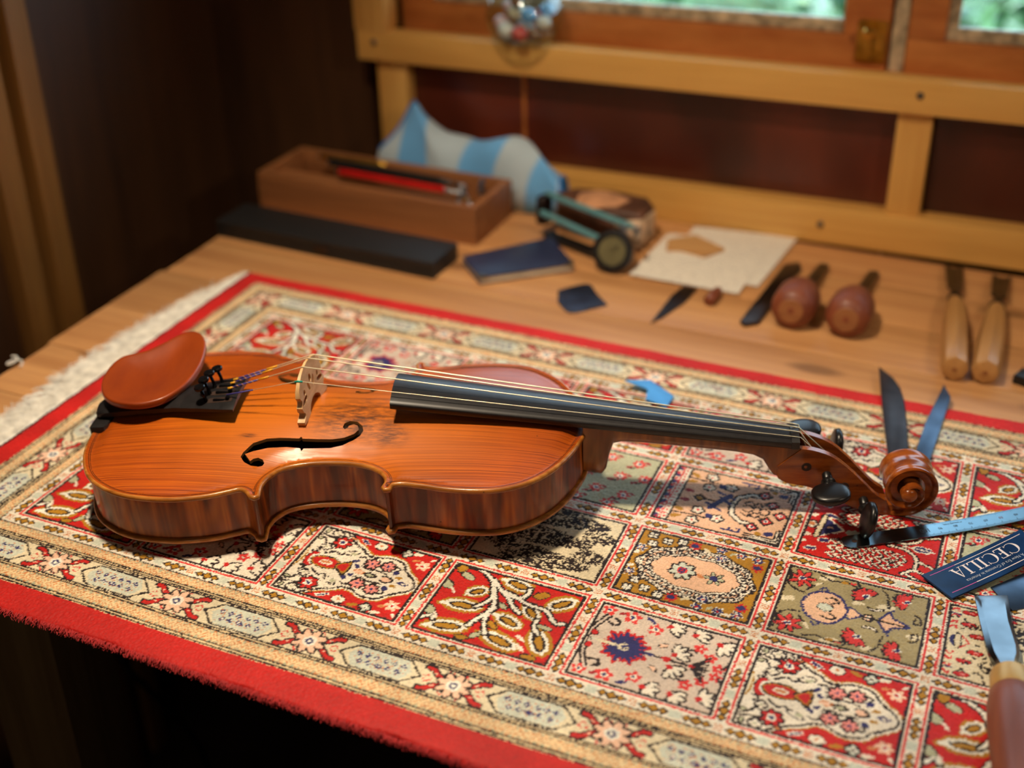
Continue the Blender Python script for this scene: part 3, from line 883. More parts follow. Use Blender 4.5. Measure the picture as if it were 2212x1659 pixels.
GX, GY = np.meshgrid(gx, gy)
JX = GX + rng.uniform(-.3, .3, GX.shape)
JY = GY + rng.uniform(-.3, .3, GY.shape)
wob = 0.7 * np.sin(GX / 31.0 + 1.3 * np.sin(GY / 47.0)) + 0.5 * np.sin(GY / 23.0)
JXw, JYw = JX + .5 * wob, JY + .5 * wob
IM = np.empty(GX.shape + (3,))
IM[:] = C_['cream']
iu = np.clip(np.floor((GX - UX0) / CU), 0, 6).astype(int)
iv = np.clip(np.floor((GY - VY0) / CV), 0, 3).astype(int)
lx = JXw - (UX0 + (iu + .5) * CU)
ly = JYw - (VY0 + (iv + .5) * CV)
field = (GX > UX0) & (GX < UX1) & (GY > VY0) & (GY < VY1)
ax_, ay_ = np.abs(lx), np.abs(ly)
ex, ey = CU / 2 - 4.0 - ax_, CV / 2 - 5.4 - ay_       # distance inside the red outline
ed = np.minimum(ex, ey)
for j in range(4):
    for i in range(7):
        T_ = TYPES[LAYOUT[j][i]]
        mk = field & (iu == i) & (iv == j) & (ed > 2.6)
        ix = np.clip(((lx[mk] + 52) / KN).round().astype(int), 0, T_.shape[1] - 1)
        iy = np.clip(((ly[mk] + 43.2) / KN).round().astype(int), 0, T_.shape[0] - 1)
        IM[mk] = T_[iy, ix]
IM[field & (np.abs(ed) < .8)] = C_['lred']
IM[field & (np.abs(ed - 2.7) < .95)] = C_['black']
# little gold diamonds in the bands between the panels
def band(mk, s, d, per):
    q = (s % per) - per / 2
    idx = np.floor(s / per).astype(int)
    def dia(cx, a, b):
        return np.abs(q - cx) / a + np.abs(d) / b
    v = np.minimum(np.minimum(dia(0, 4.6, 3.9), dia(-5.8, 3.5, 3.0)), dia(5.8, 3.5, 3.0))
    spk = (np.abs(np.abs(q) - 5.6) < .5) & (np.abs(d) < 3.0) | (np.abs(q) < 9.4) & (np.abs(d) < .5)
    og = (np.abs(q) > per / 2 - 2.6) & (np.abs(d) < 2.6) & (((np.abs(q) - per / 2) * 1.0 + d).round().astype(int) % 2 == 0)
    odd = (np.floor((s + per / 2) / per).astype(int) % 2 == 0)
    IM[mk & (np.abs(q) > per / 2 - 3.4) & ~odd & (np.abs(d) < 3.0)] = C_['pale']
    IM[mk & og & odd] = C_['orange']
    IM[mk & (spk | (v < 1.0))] = C_['black']
    IM[mk & (v < .64)] = C_['gold']
inb = (GX > UX0 - 5) & (GX < UX1 + 5) & (GY > VY0 - 5) & (GY < VY1 + 5)
dv = JYw - np.round(JYw / CV) * CV
du = JXw - np.round(JXw / CU) * CU
band(inb & (np.abs(dv) < 4.7), JX, dv, CU / 4)
band(inb & (np.abs(du) < 3.4) & (np.abs(dv) > 3.5), JY, du, CV / 3)
# border: outward distance and distance along
dL, dR, dF, dB = UX0 - JXw, JXw - UX1, VY0 - JYw, JYw - VY1
D = np.maximum(np.maximum(dL, dR), np.maximum(dF, dB))
side_lr = np.maximum(dL, dR) > np.maximum(dF, dB)
D = D / BS
S_ = np.where(side_lr, JY - 76.0, JX - 60.0)
brd = D > 5.0
IM[brd & (D > 5.0)] = C_['tan']
chev = np.abs(((S_ / 5.0) % 1) - .5) * 2
cz = (((D + chev * 4.2) / 3.4) % 1) < .3
zone = ((D > 6) & (D < 14.8)) | ((D > 47.5) & (D < 57.8))
IM[brd & zone & cz] = C_['orange']
IM[brd & zone & ((((D + chev * 4.2) / 3.4) % 3) > 2.5)] = C_['green']
# main border tile
tx = np.arange(-50, 50, KN)
ty = np.arange(-13, 13, KN)
TX, TY = np.meshgrid(tx, ty)
bp_ = Pad(TX + rng.uniform(-.3, .3, TX.shape), TY + rng.uniform(-.3, .3, TX.shape), 'sand')
def hb(s):
    for sx in (-1, 1):
        bp_.curve([(sx * 7, 3 * s), (sx * 12, 5 * s), (sx * 16, 9 * s), (sx * 20, 9.5 * s)], 4.6, 'black')
        bp_.curve([(sx * 7, 3 * s), (sx * 12, 5 * s), (sx * 16, 9 * s), (sx * 20, 9.5 * s)], 3.2, 'red')
        bp_.ell(sx * 13, 5.5 * s, 1.2, .8, 0, 'peach')
        bp_.line([(sx * 3, 10 * s), (sx * 6, 11 * s), (sx * 7, 8.4 * s)], .9, 'lred'); bp_.line([(sx * 15, 1 * s), (sx * 18, 3 * s), (sx * 20, 1 * s)], .9, 'lred')
        bp_.line([(sx * 22, 0), (sx * 28, 6 * s), (sx * 32, 10.4 * s), (sx * 52, 10.4 * s)], 1.1, 'black')
        bp_.poly([(sx * 28, 0), (sx * 33, 9.4 * s), (sx * 52, 9.4 * s), (sx * 52, 0)], 'pale')
both(hb)
bp_.poly([(x, y) for x, y in ((30, 0), (34, 7.5), (52, 7.5), (52, -7.5), (34, -7.5))], 'pale')
bp_.poly([(x, y) for x, y in ((-30, 0), (-34, 7.5), (-52, 7.5), (-52, -7.5), (-34, -7.5))], 'pale')
bp_.put((np.abs(bp_.X) > 32) & (np.abs(bp_.Y) < 7) & (((bp_.X * .8 + bp_.Y) % 3.0) < .7) & (((bp_.X * .8 - bp_.Y) % 3.0) < 1.6), 'orange')
for sx in (-1, 1):
    for x, y in ((37, 3.4), (34.4, -3.0), (43.2, 3.4), (40.4, -3.0), (49, 3.4), (46.4, -3.0)):
        bp_.ell(sx * x, y, 2.3, .95, 0, 'navy'); bp_.ell(sx * x, y, .95, 2.3, 0, 'navy'); bp_.ell(sx * x, y, .7, .7, 0, 'white')
bp_.flower(0, 0, 11.2, 8, 'peach', 'navy', 'black', .2, 'white')
bp_.ell(0, 0, 2.8, 2.8, 0, 'navy'); bp_.ell(0, 0, 1.4, 1.4, 0, 'white')
mk = brd & (D > 19.6) & (D < 44.4)
ix = np.clip(((((S_[mk] + 50) % 99.6) - 50 + 50) / KN).round().astype(int), 0, TX.shape[1] - 1)
iy = np.clip(((D[mk] - 32 + 13) / KN).round().astype(int), 0, TX.shape[0] - 1)
IM[mk] = bp_.im[iy, ix]
for q in (5.4, 15.4, 17.6, 19.6, 44.6, 46.8, 58.4, 61.0):
    IM[brd & (np.abs(D - q) < .68)] = C_['black']
IM[D > 62.2] = C_['red']
# wool dye variation
lin = np.where(IM / 255 <= .04045, IM / 255 / 12.92, ((IM / 255 + .055) / 1.055) ** 2.4)
lin *= (1 + .10 * rng.standard_normal(GX.shape))[..., None].clip(.75, 1.3)
abr = 1 + .07 * np.sin(GY / 9.0 + np.sin(GX / 60.0))
lin *= abr[..., None]
# shape: flat on the bench, drooping over its front edge
din = np.minimum(np.minimum(GX - gx[0], gx[-1] - GX), np.minimum(GY - gy[0], gy[-1] - GY))
dfr = np.clip(-GY, 0, None)
ZZ = 0.35 * np.sin(GX / 70.0) * np.sin(GY / 55.0) - .05 * dfr - .0006 * dfr ** 2
ZZ += .16 * rng.standard_normal(GX.shape)
ZZ -= 2.2 * np.exp(-din / 1.1)
ZZ -= .35 * (IM.sum(-1) < 120)
edge_w = np.exp(-din / 2.0)
XX = GX + edge_w * 1.0 * np.sin(GY / 13.0)
YY = GY + edge_w * (.9 * np.sin(GX / 17.0) + .5 * np.sin(GX / 5.3))
nv = nx * ny
co = np.stack([XX, YY, ZZ], -1).reshape(-1, 3) * .001
idx = np.arange(nv).reshape(ny, nx)
quads = np.stack([idx[:-1, :-1], idx[:-1, 1:], idx[1:, 1:], idx[1:, :-1]], -1).reshape(-1, 4)
bord = np.concatenate([idx[0, :], idx[1:, -1], idx[-1, -2::-1], idx[-2:0:-1, 0]])
low = co[bord].copy()
low[:, 2] -= 0.0022
co = np.concatenate([co, low])
nb = len(bord)
li = nv + np.arange(nb)
skirt = np.stack([bord, li, np.roll(li, -1), np.roll(bord, -1)], -1)
quads = np.concatenate([quads, skirt])
colr = np.concatenate([lin.reshape(-1, 3), lin.reshape(-1, 3)[bord]])
me = bpy.data.meshes.new('rug_pile')
me.vertices.add(len(co))
me.vertices.foreach_set('co', co.ravel())
me.loops.add(quads.size)
me.loops.foreach_set('vertex_index', quads.ravel().astype(np.int32))
me.polygons.add(len(quads))
me.polygons.foreach_set('loop_start', (np.arange(len(quads)) * 4).astype(np.int32))
me.polygons.foreach_set('use_smooth', np.ones(len(quads), bool))
me.update(calc_edges=True)
ca = me.color_attributes.new('dye', 'FLOAT_COLOR', 'POINT')
ca.data.foreach_set('color', np.concatenate([colr.clip(0, 1), np.ones((len(colr), 1))], 1).astype(np.float32).ravel())
rm, nt, b_ = newmat('knotted_silk')
at = N(nt, 'ShaderNodeAttribute', _attribute_name='dye')
tc = N(nt, 'ShaderNodeTexCoord')
nz = N(nt, 'ShaderNodeTexNoise', Scale=900.0, Detail=2.0)
nt.links.new(tc.outputs['Object'], nz.inputs['Vector'])
nz2 = N(nt, 'ShaderNodeTexNoise', Scale=26.0, Detail=4.0)
nt.links.new(tc.outputs['Object'], nz2.inputs['Vector'])
mr = N(nt, 'ShaderNodeMapRange')
mr.inputs['From Min'].default_value = .3
mr.inputs['From Max'].default_value = .7
mr.inputs['To Min'].default_value = .86
mr.inputs['To Max'].default_value = 1.12
nt.links.new(nz2.outputs['Fac'], mr.inputs['Value'])
vm = N(nt, 'ShaderNodeVectorMath', _operation='SCALE')
nt.links.new(at.outputs['Color'], vm.inputs[0])
nt.links.new(mr.outputs[0], vm.inputs['Scale'])
nt.links.new(vm.outputs[0], b_.inputs['Base Color'])
b_.inputs['Roughness'].default_value = 0.62
b_.inputs['Sheen Weight'].default_value = 0.1
b_.inputs['Sheen Roughness'].default_value = 0.4
b_.inputs['Specular IOR Level'].default_value = 0.3
bpn = N(nt, 'ShaderNodeBump', Strength=.35, Distance=.0005)
nt.links.new(nz.outputs['Fac'], bpn.inputs['Height'])
nt.links.new(bpn.outputs['Normal'], b_.inputs['Normal'])
M['rug'] = rm
rug = link('oriental_rug', me, rm)
tag(rug, 'red bordered oriental rug of patterned panels under the violin', 'rug')

# fringe on the left end and the frayed pile along the front edge
M['fringe'] = plain('fringe_cotton', srgb(226, 222, 212), rough=.9, noise=.1, nscale=120, sheen=.3)
M['selvedge'] = plain('red_wool', srgb(176, 26, 28), rough=.8, noise=.1, nscale=300, sheen=.4)
def strands(name, gen, n, mat, w, parent, segs=4):
    V, F = [], []
    for i in range(n):
        pts = gen(i)
        k0 = len(V)
        for j, q in enumerate(pts):
            ww = w * (1 - .5 * j / (len(pts) - 1))
            d = np.array(pts[min(j + 1, len(pts) - 1)]) - np.array(pts[max(j - 1, 0)])
            s_ = np.array([-d[1], d[0], 0.0])
            s_ /= (np.linalg.norm(s_) + 1e-9)
            V += [tuple(np.array(q) + s_ * ww), tuple(np.array(q) + np.array([0, 0, ww * 1.3])), tuple(np.array(q) - s_ * ww)]
        for j in range(len(pts) - 1):
            a = k0 + 3 * j
            F += [(a, a + 1, a + 4, a + 3), (a + 1, a + 2, a + 5, a + 4)]
    o = meshobj(name, V, F, mat, parent, smooth=True)
    o['kind'] = 'stuff'
    return o
XL = gx[0]
def fr_gen(i):
    y = random.uniform(gy[0] + 2, gy[-1] - 1)
    L = np.interp(y, (-80, 60, 240, 320, 415), (40, 44, 50, 40, 16)) * random.uniform(.62, 1.0) * (0.9 + .12 * math.sin(y / 9.0) * math.sin(y / 27.0 + 1))
    y += -2 + 2 * math.sin(y / 3.1)
    a = random.gauss(-.12, .28)
    c = random.gauss(0, .012)
    z0 = -2.5 + random.uniform(0, 1.6)
    pts = []
    for j in range(6):
        t = j / 5
        d = L * t
        pts.append((XL + 2 - d * math.cos(a), y + d * math.sin(a) + c * d * d + .8 * math.sin(t * 9 + i), z0 - 1.2 * t + random.uniform(-.3, .5) - (min(0, y) * .0 - (.05 * max(0, -y) + .0006 * max(0, -y) ** 2) * -1)))
    return pts
strands('fringe', fr_gen, 2600, M['fringe'], .45, rug)
# woven cotton edge and dark overcast stitch at the fringe
tube('selvedge', [(XL - 1.6 + .5 * math.sin(y / 7.0), y, -2.2 - (.05 * max(0, -y) + .0006 * max(0, -y) ** 2)) for y in np.linspace(gy[0] + 1, gy[-1] - 1, 140)], [1.9 + .4 * math.sin(i * .9) for i in range(140)], M['fringe'], rug, segs=7)
M['stitch'] = plain('dark_stitch', srgb(48, 18, 20), rough=.8, noise=.2, nscale=300)
tube('edge_stitch', [(XL + 1.6 + .4 * math.sin(y / 4.0), y, -.2 + .3 * math.sin(y * 1.3) - (.05 * max(0, -y) + .0006 * max(0, -y) ** 2)) for y in np.linspace(gy[0] + 1, gy[-1] - 1, 420)], .75, M['stitch'], rug, segs=6)
YF = gy[0]
ZF = -(.05 * BW + .0006 * BW ** 2)
def fz_gen(i):
    x = random.uniform(gx[0], gx[-1])
    L = random.uniform(1.4, 3.4)
    a = random.gauss(0, .7)
    z0 = ZF + random.uniform(-3.4, .2)
    return [(x, YF + .6, z0), (x + L * .5 * math.sin(a), YF - L * .55, z0 - .2 * L), (x + L * math.sin(a), YF - L * .9, z0 - .62 * L)]
strands('pile_edge', fz_gen, 5200, M['selvedge'], .34, rug)

# ------------------------------------------------------------------ violin materials
def varnish(name, stops, kind, rough=.42, coat=.6):
    """kind: spruce (fine lines along x) or maple (flame across x)"""
    mt, nt, b = newmat(name)
    tc = N(nt, 'ShaderNodeTexCoord')
    mp = N(nt, 'ShaderNodeMapping')
    nt.links.new(tc.outputs['Object'], mp.inputs['Vector'])
    n1 = N(nt, 'ShaderNodeTexNoise', Detail=4.0, Roughness=.6)
    if kind == 'spruce':
        mp.inputs['Scale'].default_value = (.007, 1, .0)
        n1.inputs['Scale'].default_value = 950
        n1.inputs['Detail'].default_value = 2.0
    elif kind == 'maple':
        mp.inputs['Scale'].default_value = (1, 1, .12)
        n1.inputs['Scale'].default_value = 95
        n1.inputs['Detail'].default_value = 2.0
        n1.inputs['Distortion'].default_value = .35
    else:
        mp.inputs['Scale'].default_value = (.15, 1, 1)
        n1.inputs['Scale'].default_value = 160
    nt.links.new(mp.outputs[0], n1.inputs['Vector'])
    rp = N(nt, 'ShaderNodeValToRGB')
    els = rp.color_ramp.elements
    els[0].position, els[0].color = .36, stops[0]
    els[1].position, els[1].color = .66, stops[2]
    e = els.new(.5)
    e.color = stops[1]
    nt.links.new(n1.outputs['Fac'], rp.inputs['Fac'])
    col = rp.outputs['Color']
    # uneven varnish
    n2 = N(nt, 'ShaderNodeTexNoise', Scale=16.0, Detail=4.0)
    nt.links.new(tc.outputs['Object'], n2.inputs['Vector'])
    mr = N(nt, 'ShaderNodeMapRange')
    mr.inputs['From Min'].default_value = .3
    mr.inputs['From Max'].default_value = .7
    mr.inputs['To Min'].default_value = .8
    mr.inputs['To Max'].default_value = 1.2
    nt.links.new(n2.outputs['Fac'], mr.inputs['Value'])
    sc_ = N(nt, 'ShaderNodeVectorMath', _operation='SCALE')
    nt.links.new(col, sc_.inputs[0])
    nt.links.new(mr.outputs[0], sc_.inputs['Scale'])
    col = sc_.outputs[0]
    # small dings
    vo = N(nt, 'ShaderNodeTexVoronoi', Scale=95.0)
    nt.links.new(tc.outputs['Object'], vo.inputs['Vector'])
    dr = N(nt, 'ShaderNodeValToRGB')
    dr.color_ramp.elements[0].position, dr.color_ramp.elements[0].color = .035, (.75, .75, .75, 1)
    dr.color_ramp.elements[1].position, dr.color_ramp.elements[1].color = .075, (0, 0, 0, 1)
    nt.links.new(vo.outputs['Distance'], dr.inputs['Fac'])
    vc = N(nt, 'ShaderNodeMath', _operation='GREATER_THAN')
    sepc = N(nt, 'ShaderNodeSeparateColor')
    nt.links.new(vo.outputs['Color'], sepc.inputs[0])
    nt.links.new(sepc.outputs[0], vc.inputs[0])
    vc.inputs[1].default_value = .72
    mu = N(nt, 'ShaderNodeMath', _operation='MULTIPLY')
    nt.links.new(dr.outputs['Color'], mu.inputs[0])
    nt.links.new(vc.outputs[0], mu.inputs[1])
    mixd = N(nt, 'ShaderNodeMix', _data_type='RGBA')
    nt.links.new(mu.outputs[0], mixd.inputs[0])
    nt.links.new(col, mixd.inputs[6])
    mixd.inputs[7].default_value = srgb(40, 18, 8)
    col = mixd.outputs[2]
    bumpfac = n1.outputs['Fac']
    if kind == 'spruce':
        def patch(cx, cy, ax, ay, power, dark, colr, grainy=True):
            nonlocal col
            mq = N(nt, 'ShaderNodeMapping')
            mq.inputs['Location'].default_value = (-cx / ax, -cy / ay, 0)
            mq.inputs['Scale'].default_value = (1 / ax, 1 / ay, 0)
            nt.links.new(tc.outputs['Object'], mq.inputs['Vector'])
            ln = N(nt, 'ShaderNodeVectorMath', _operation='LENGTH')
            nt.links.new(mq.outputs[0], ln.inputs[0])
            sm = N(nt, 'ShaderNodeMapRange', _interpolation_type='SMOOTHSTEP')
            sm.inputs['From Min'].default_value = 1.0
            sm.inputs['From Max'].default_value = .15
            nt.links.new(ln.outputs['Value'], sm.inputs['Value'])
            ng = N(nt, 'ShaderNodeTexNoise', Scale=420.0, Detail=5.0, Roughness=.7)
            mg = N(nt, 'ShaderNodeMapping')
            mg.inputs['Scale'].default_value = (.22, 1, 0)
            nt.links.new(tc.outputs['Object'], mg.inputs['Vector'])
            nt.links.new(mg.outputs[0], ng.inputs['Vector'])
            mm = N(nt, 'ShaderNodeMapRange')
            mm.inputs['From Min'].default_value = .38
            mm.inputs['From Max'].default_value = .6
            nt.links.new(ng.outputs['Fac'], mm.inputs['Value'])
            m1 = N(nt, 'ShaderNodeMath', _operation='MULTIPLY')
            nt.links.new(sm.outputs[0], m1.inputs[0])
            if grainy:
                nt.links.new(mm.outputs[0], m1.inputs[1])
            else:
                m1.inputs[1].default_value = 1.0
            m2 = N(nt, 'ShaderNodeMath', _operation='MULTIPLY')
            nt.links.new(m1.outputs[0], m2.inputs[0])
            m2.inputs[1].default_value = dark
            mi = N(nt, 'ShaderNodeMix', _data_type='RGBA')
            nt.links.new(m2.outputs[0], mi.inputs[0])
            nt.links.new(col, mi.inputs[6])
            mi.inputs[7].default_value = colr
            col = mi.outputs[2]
        patch(.165, -.02, .17, .085, 1, .62, srgb(216, 120, 16), False)   # broad golden patch, fading out from the middle
        patch(.185, -.014, .05, .034, 1, .9, srgb(52, 26, 12))     # rosin-blackened wear beside the fingerboard
        patch(.212, -.03, .022, .016, 1, .7, srgb(44, 22, 14))
        patch(.112, -.034, .011, .003, 1, .95, srgb(40, 18, 8))     # small bruise
    nt.links.new(col, b.inputs['Base Color'])
    b.inputs['Roughness'].default_value = rough
    b.inputs['Specular IOR Level'].default_value = .3
    b.inputs['Coat Weight'].default_value = coat * (.75 if kind == 'spruce' else .8)
    b.inputs['Coat Roughness'].default_value = .28 if kind == 'spruce' else .16
    b.inputs['Coat IOR'].default_value = 1.5
    bp = N(nt, 'ShaderNodeBump', Strength=.16 if kind == 'spruce' else .05, Distance=.0004)
    nt.links.new(bumpfac, bp.inputs['Height'])
    nt.links.new(bp.outputs['Normal'], b.inputs['Normal'])
    nt.links.new(bp.outputs['Normal'], b.inputs['Coat Normal'])
    return mt

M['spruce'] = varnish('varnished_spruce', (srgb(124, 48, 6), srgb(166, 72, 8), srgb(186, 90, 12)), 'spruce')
M['edge'] = varnish('worn_edge_varnish', (srgb(140, 80, 26), srgb(170, 104, 38), srgb(196, 130, 58)), 'plain', rough=.38)
M['maple'] = varnish('flamed_maple', (srgb(92, 36, 6), srgb(136, 60, 11), srgb(194, 106, 32)), 'maple')
M['neckwood'] = varnish('neck_maple', (srgb(92, 46, 14), srgb(128, 70, 22), srgb(158, 94, 34)), 'maple', rough=.3)
M['scrollwood'] = varnish('scroll_maple', (srgb(104, 48, 14), srgb(138, 68, 20), srgb(164, 88, 30)), 'plain', rough=.26)
M['purfling'] = plain('purfling', srgb(44, 22, 12), rough=.4)
M['rawspruce'] = wood('raw_spruce', srgb(226, 190, 136), srgb(196, 150, 96), grain=300, stretch=(.1, 1, 1), rough=.6)
M['bridge'] = wood('bridge_maple', srgb(226, 188, 136), srgb(196, 150, 98), grain=420, stretch=(1, .25, .6), rough=.45)
M['chin'] = wood('boxwood_chinrest', srgb(156, 66, 16), srgb(112, 38, 8), grain=60, stretch=(.5, .16, 1), rough=.36, coat=.25, bump=.03)
M['string'] = plain('wound_string', srgb(240, 228, 196), rough=.35, metal=.6, noise=.03)
M['fedge'] = plain('f_hole_cut', srgb(176, 120, 62), rough=.6)
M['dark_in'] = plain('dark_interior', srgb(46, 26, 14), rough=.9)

V_ROT = Matrix(((0.9483392225555095, -0.3163215951777998, -0.02435913354337718), (0.31532240499122755, 0.9482393226633951, -0.03760276406614373), (0.034992854604336196, 0.02797919546802482, 0.9989958281932922)))
violin = empty('violin', (-0.0642, 0.0769, 0.0116), V_ROT.to_euler())
tag(violin, 'old amber varnished violin lying on its back on the rug, with chin rest and strings', 'violin')

# ------------------------------------------------------------------ outline (mm, x along the body from the tail)
low = spline([(-7, 0), (-6.8, -18), (-5.4, -36), (-1, -53), (9, -72), (25, -86), (45, -94.5), (72, -97.5), (96, -94), (112, -88), (119.5, -85), (125, -88.6)], 10)
tipl = [np.array(q) for q in ((127.0, -92.2), (131.2, -93.8), (134.6, -91.6))]
cb_ = spline([(134.2, -86), (133.8, -78), (136.5, -69), (144.5, -60), (160, -54.6), (180, -53), (197, -55.5), (207.5, -61), (213, -67.5), (214.6, -73.5)], 9)
tipu = [np.array(q) for q in ((213.2, -79.0), (215.6, -82.6), (220.2, -81.6))]
upp = spline([(221.5, -76.6), (228, -75.6), (240, -77.5), (257, -80.8), (276, -82), (293, -80), (310, -72.5), (326, -57.5), (337.5, -38), (345.5, -17), (348.6, 0)], 10)
half = list(low) + tipl + list(cb_) + tipu + list(upp)
other = [np.array((q[0], -q[1])) for q in half[-2:0:-1]]
OUT = np.array(half + other)
NO = len(OUT)
tn = np.roll(OUT, -1, 0) - np.roll(OUT, 1, 0)
tn /= np.linalg.norm(tn, axis=1)[:, None]
NI = np.stack([-tn[:, 1], tn[:, 0]], 1)                 # inward normal (outline runs counter-clockwise)
def inset(k_):
    return OUT + NI * k_

def dist_out(P):
    P = np.asarray(P, float)
    A, B = OUT, np.roll(OUT, -1, 0)
    best = np.full(len(P), 1e9)
    for i in range(NO):
        d = B[i] - A[i]
        t = np.clip(((P - A[i]) @ d) / (d @ d + 1e-12), 0, 1)
        q = P - A[i] - t[:, None] * d
        best = np.minimum(best, (q * q).sum(1))
    return np.sqrt(best)

def in_poly(P, poly):
    P = np.asarray(P, float)
    r = np.zeros(len(P), bool)
    n = len(poly)
    for i in range(n):
        x0, y0 = poly[i]
        x1, y1 = poly[(i + 1) % n]
        if y0 == y1:
            continue
        c = (P[:, 1] >= min(y0, y1)) & (P[:, 1] < max(y0, y1))
        r ^= c & (P[:, 0] < x0 + (P[:, 1] - y0) * (x1 - x0) / (y1 - y0))
    return r

WX = np.array([-7, -2, 10, 40, 72, 100, 125, 150, 180, 205, 225, 250, 276, 300, 322, 338, 349.0])
WW = np.array([6, 45, 70, 90, 94, 87, 74, 62, 57, 61, 68, 76, 80, 75, 60, 38, 6.0])
def ss(a, b, x):
    t = np.clip((x - a) / (b - a), 0, 1)
    return t * t * (3 - 2 * t)
def arch(P, d, H):
    P = np.asarray(P, float)
    t = np.clip((P[:, 0] + 7) / 356, .001, .999)
    A = np.sin(PI * t) ** .55
    r = np.clip(np.abs(P[:, 1]) / np.interp(P[:, 0], WX, WW), 0, 1)
    B = (.5 + .5 * np.cos(PI * r)) * .75 + .25 * (1 - r * r)
    return H * A * B * ss(2.5, 16, d)
def topz(P, d=None):
    if d is None:
        d = dist_out(P)
    return 37.6 + arch(P, d, 14.5) + .8 * np.exp(-((d - 1.9) / 1.4) ** 2) - .7 * np.exp(-((d - 6.2) / 2.4) ** 2)

# f-hole contour on the treble side, mirrored for the bass side
FH = [(113.0, -49.4), (118.0, -40.6), (126.6, -36.0), (135.9, -34.6), (149, -34.0), (150.1, -32.4), (151.4, -34.0), (161.8, -34.0), (172, -33.6), (180, -32), (186.6, -29.0), (189.4, -25.6), (188.4, -22.4), (185.2, -20.9), (182.2, -22.0), (181.2, -24.2), (179.4, -25.2), (177.8, -23.4), (178.6, -20.2), (182.0, -18.2), (187.4, -18.6), (191.6, -22.4), (192.8, -26.4), (191.2, -30.4), (187.5, -33.8), (179.8, -38.1), (171.6, -40.3), (158.0, -41.4), (153.4, -41.9), (152.1, -43.8), (150.8, -41.9), (141.7, -42.0), (129.2, -43.9), (119.6, -47.7), (114.6, -50.6), (119.6, -56.6), (121.2, -54.2), (124.3, -53.0), (127.7, -54.4), (129.3, -56.9), (128.6, -59.4), (126.0, -60.6), (120.9, -60.5), (115.6, -57.8), (112.2, -53.4)]
FH = [tuple(q) for q in FH]
FHM = [(x, -y) for x, y in FH][::-1]

def plate_mesh(with_f, step):
    rim = inset(1.9)
    pts = [tuple(q) for q in rim]
    edges = [(i, (i + 1) % NO) for i in range(NO)]
    if with_f:
        for poly in (FH, FHM):
            k0 = len(pts)
            pts += poly
            edges += [(k0 + i, k0 + (i + 1) % len(poly)) for i in range(len(poly))]
    gx_, gy_ = np.meshgrid(np.arange(-6, 349, step), np.arange(-97, 98, step))
    G = np.stack([gx_.ravel(), gy_.ravel()], 1)
    G[:, 0] += (np.arange(len(G)) // gx_.shape[1] % 2) * step * .5
    G = G[in_poly(G, [tuple(q) for q in OUT])]
    dg = dist_out(G)
    G = G[dg > 3.0]
    if with_f:
        ok = ~(in_poly(G, FH) | in_poly(G, FHM))
        G = G[ok]
        F_ = np.array(FH + FHM)
        dd = np.sqrt(((G[:, None, :] - F_[None]) ** 2).sum(-1)).min(1)
        G = G[dd > .9]
    ring2 = np.concatenate([inset(q) for q in (3.0, 4.3, 6.4, 9.0)])
    ring2 = ring2[in_poly(ring2, [tuple(q) for q in OUT])]
    d2 = dist_out(ring2)
    ring2 = ring2[d2 > 2.7]
    if with_f:
        ring2 = ring2[~(in_poly(ring2, FH) | in_poly(ring2, FHM))]
    G = np.concatenate([G, ring2])
    pts += [tuple(q) for q in G]
    vs2, _, fs2, *_r = delaunay_2d_cdt([Vector(q) for q in pts], edges, [], 0, 1e-4)
    P = np.array([(v.x, v.y) for v in vs2])
    cen = np.array([P[list(f)].mean(0) for f in fs2])
    keep = in_poly(cen, [tuple(q) for q in rim])
    if with_f:
        keep &= ~(in_poly(cen, FH) | in_poly(cen, FHM))
    return P, [tuple(f) for f, k_ in zip(fs2, keep) if k_]

P, F = plate_mesh(True, 2.6)
d = dist_out(P)
Z = topz(P, d)
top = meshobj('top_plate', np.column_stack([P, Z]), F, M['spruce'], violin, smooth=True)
def edge_ring(name, zf, parent, flip=1):
    rings = []
    for off, dz in ((1.9, 0), (1.2, -.06), (.5, -.5), (.08, -1.3), (0, -2.0), (.1, -2.8), (.6, -3.5), (1.4, -3.8), (3.0, -3.9)):
        q = inset(off)
        zz = zf(q, off, dz)
        rings.append(np.column_stack([q, zz]))
    return loft(name, rings, M['edge'], parent, caps=False, angle=60)
r_top = topz(inset(1.9), dist_out(inset(1.9)))
edge_ring('plate_edge', lambda q, o, dz: r_top + dz, top)
# purfling: two fine dark lines let into the edge
for k0 in (3.9, 4.9):
    ra, rb = inset(k0), inset(k0 + .38)
    za, zb = topz(ra) + .12, topz(rb) + .12
    loft('purfling', [np.column_stack([ra, za]), np.column_stack([rb, zb])], M['purfling'], top, caps=False)
for poly in (FH, FHM):
    q = np.array(poly)
    zt = topz(q) - .02
    loft('f_hole_edge', [np.column_stack([q, zt]), np.column_stack([q, zt - 2.4])], M['fedge'], top, caps=False)
# back plate
Pb, Fb = plate_mesh(False, 5.0)
db = dist_out(Pb)
back = meshobj('back_plate', np.column_stack([Pb, .2 - arch(Pb, db, 11.5) - .6 * np.exp(-((db - 1.9) / 1.4) ** 2)]), [f[::-1] for f in Fb], M['maple'], violin, smooth=True)
edge_ring('plate_edge', lambda q, o, dz: np.full(len(q), -.4 - dz), back)
inn = plate_mesh(False, 9.0)
meshobj('inner_lining', np.column_stack([inn[0], 3.4 - .9 * arch(inn[0], dist_out(inn[0]), 11.5)]), inn[1], M['dark_in'], back, smooth=True)
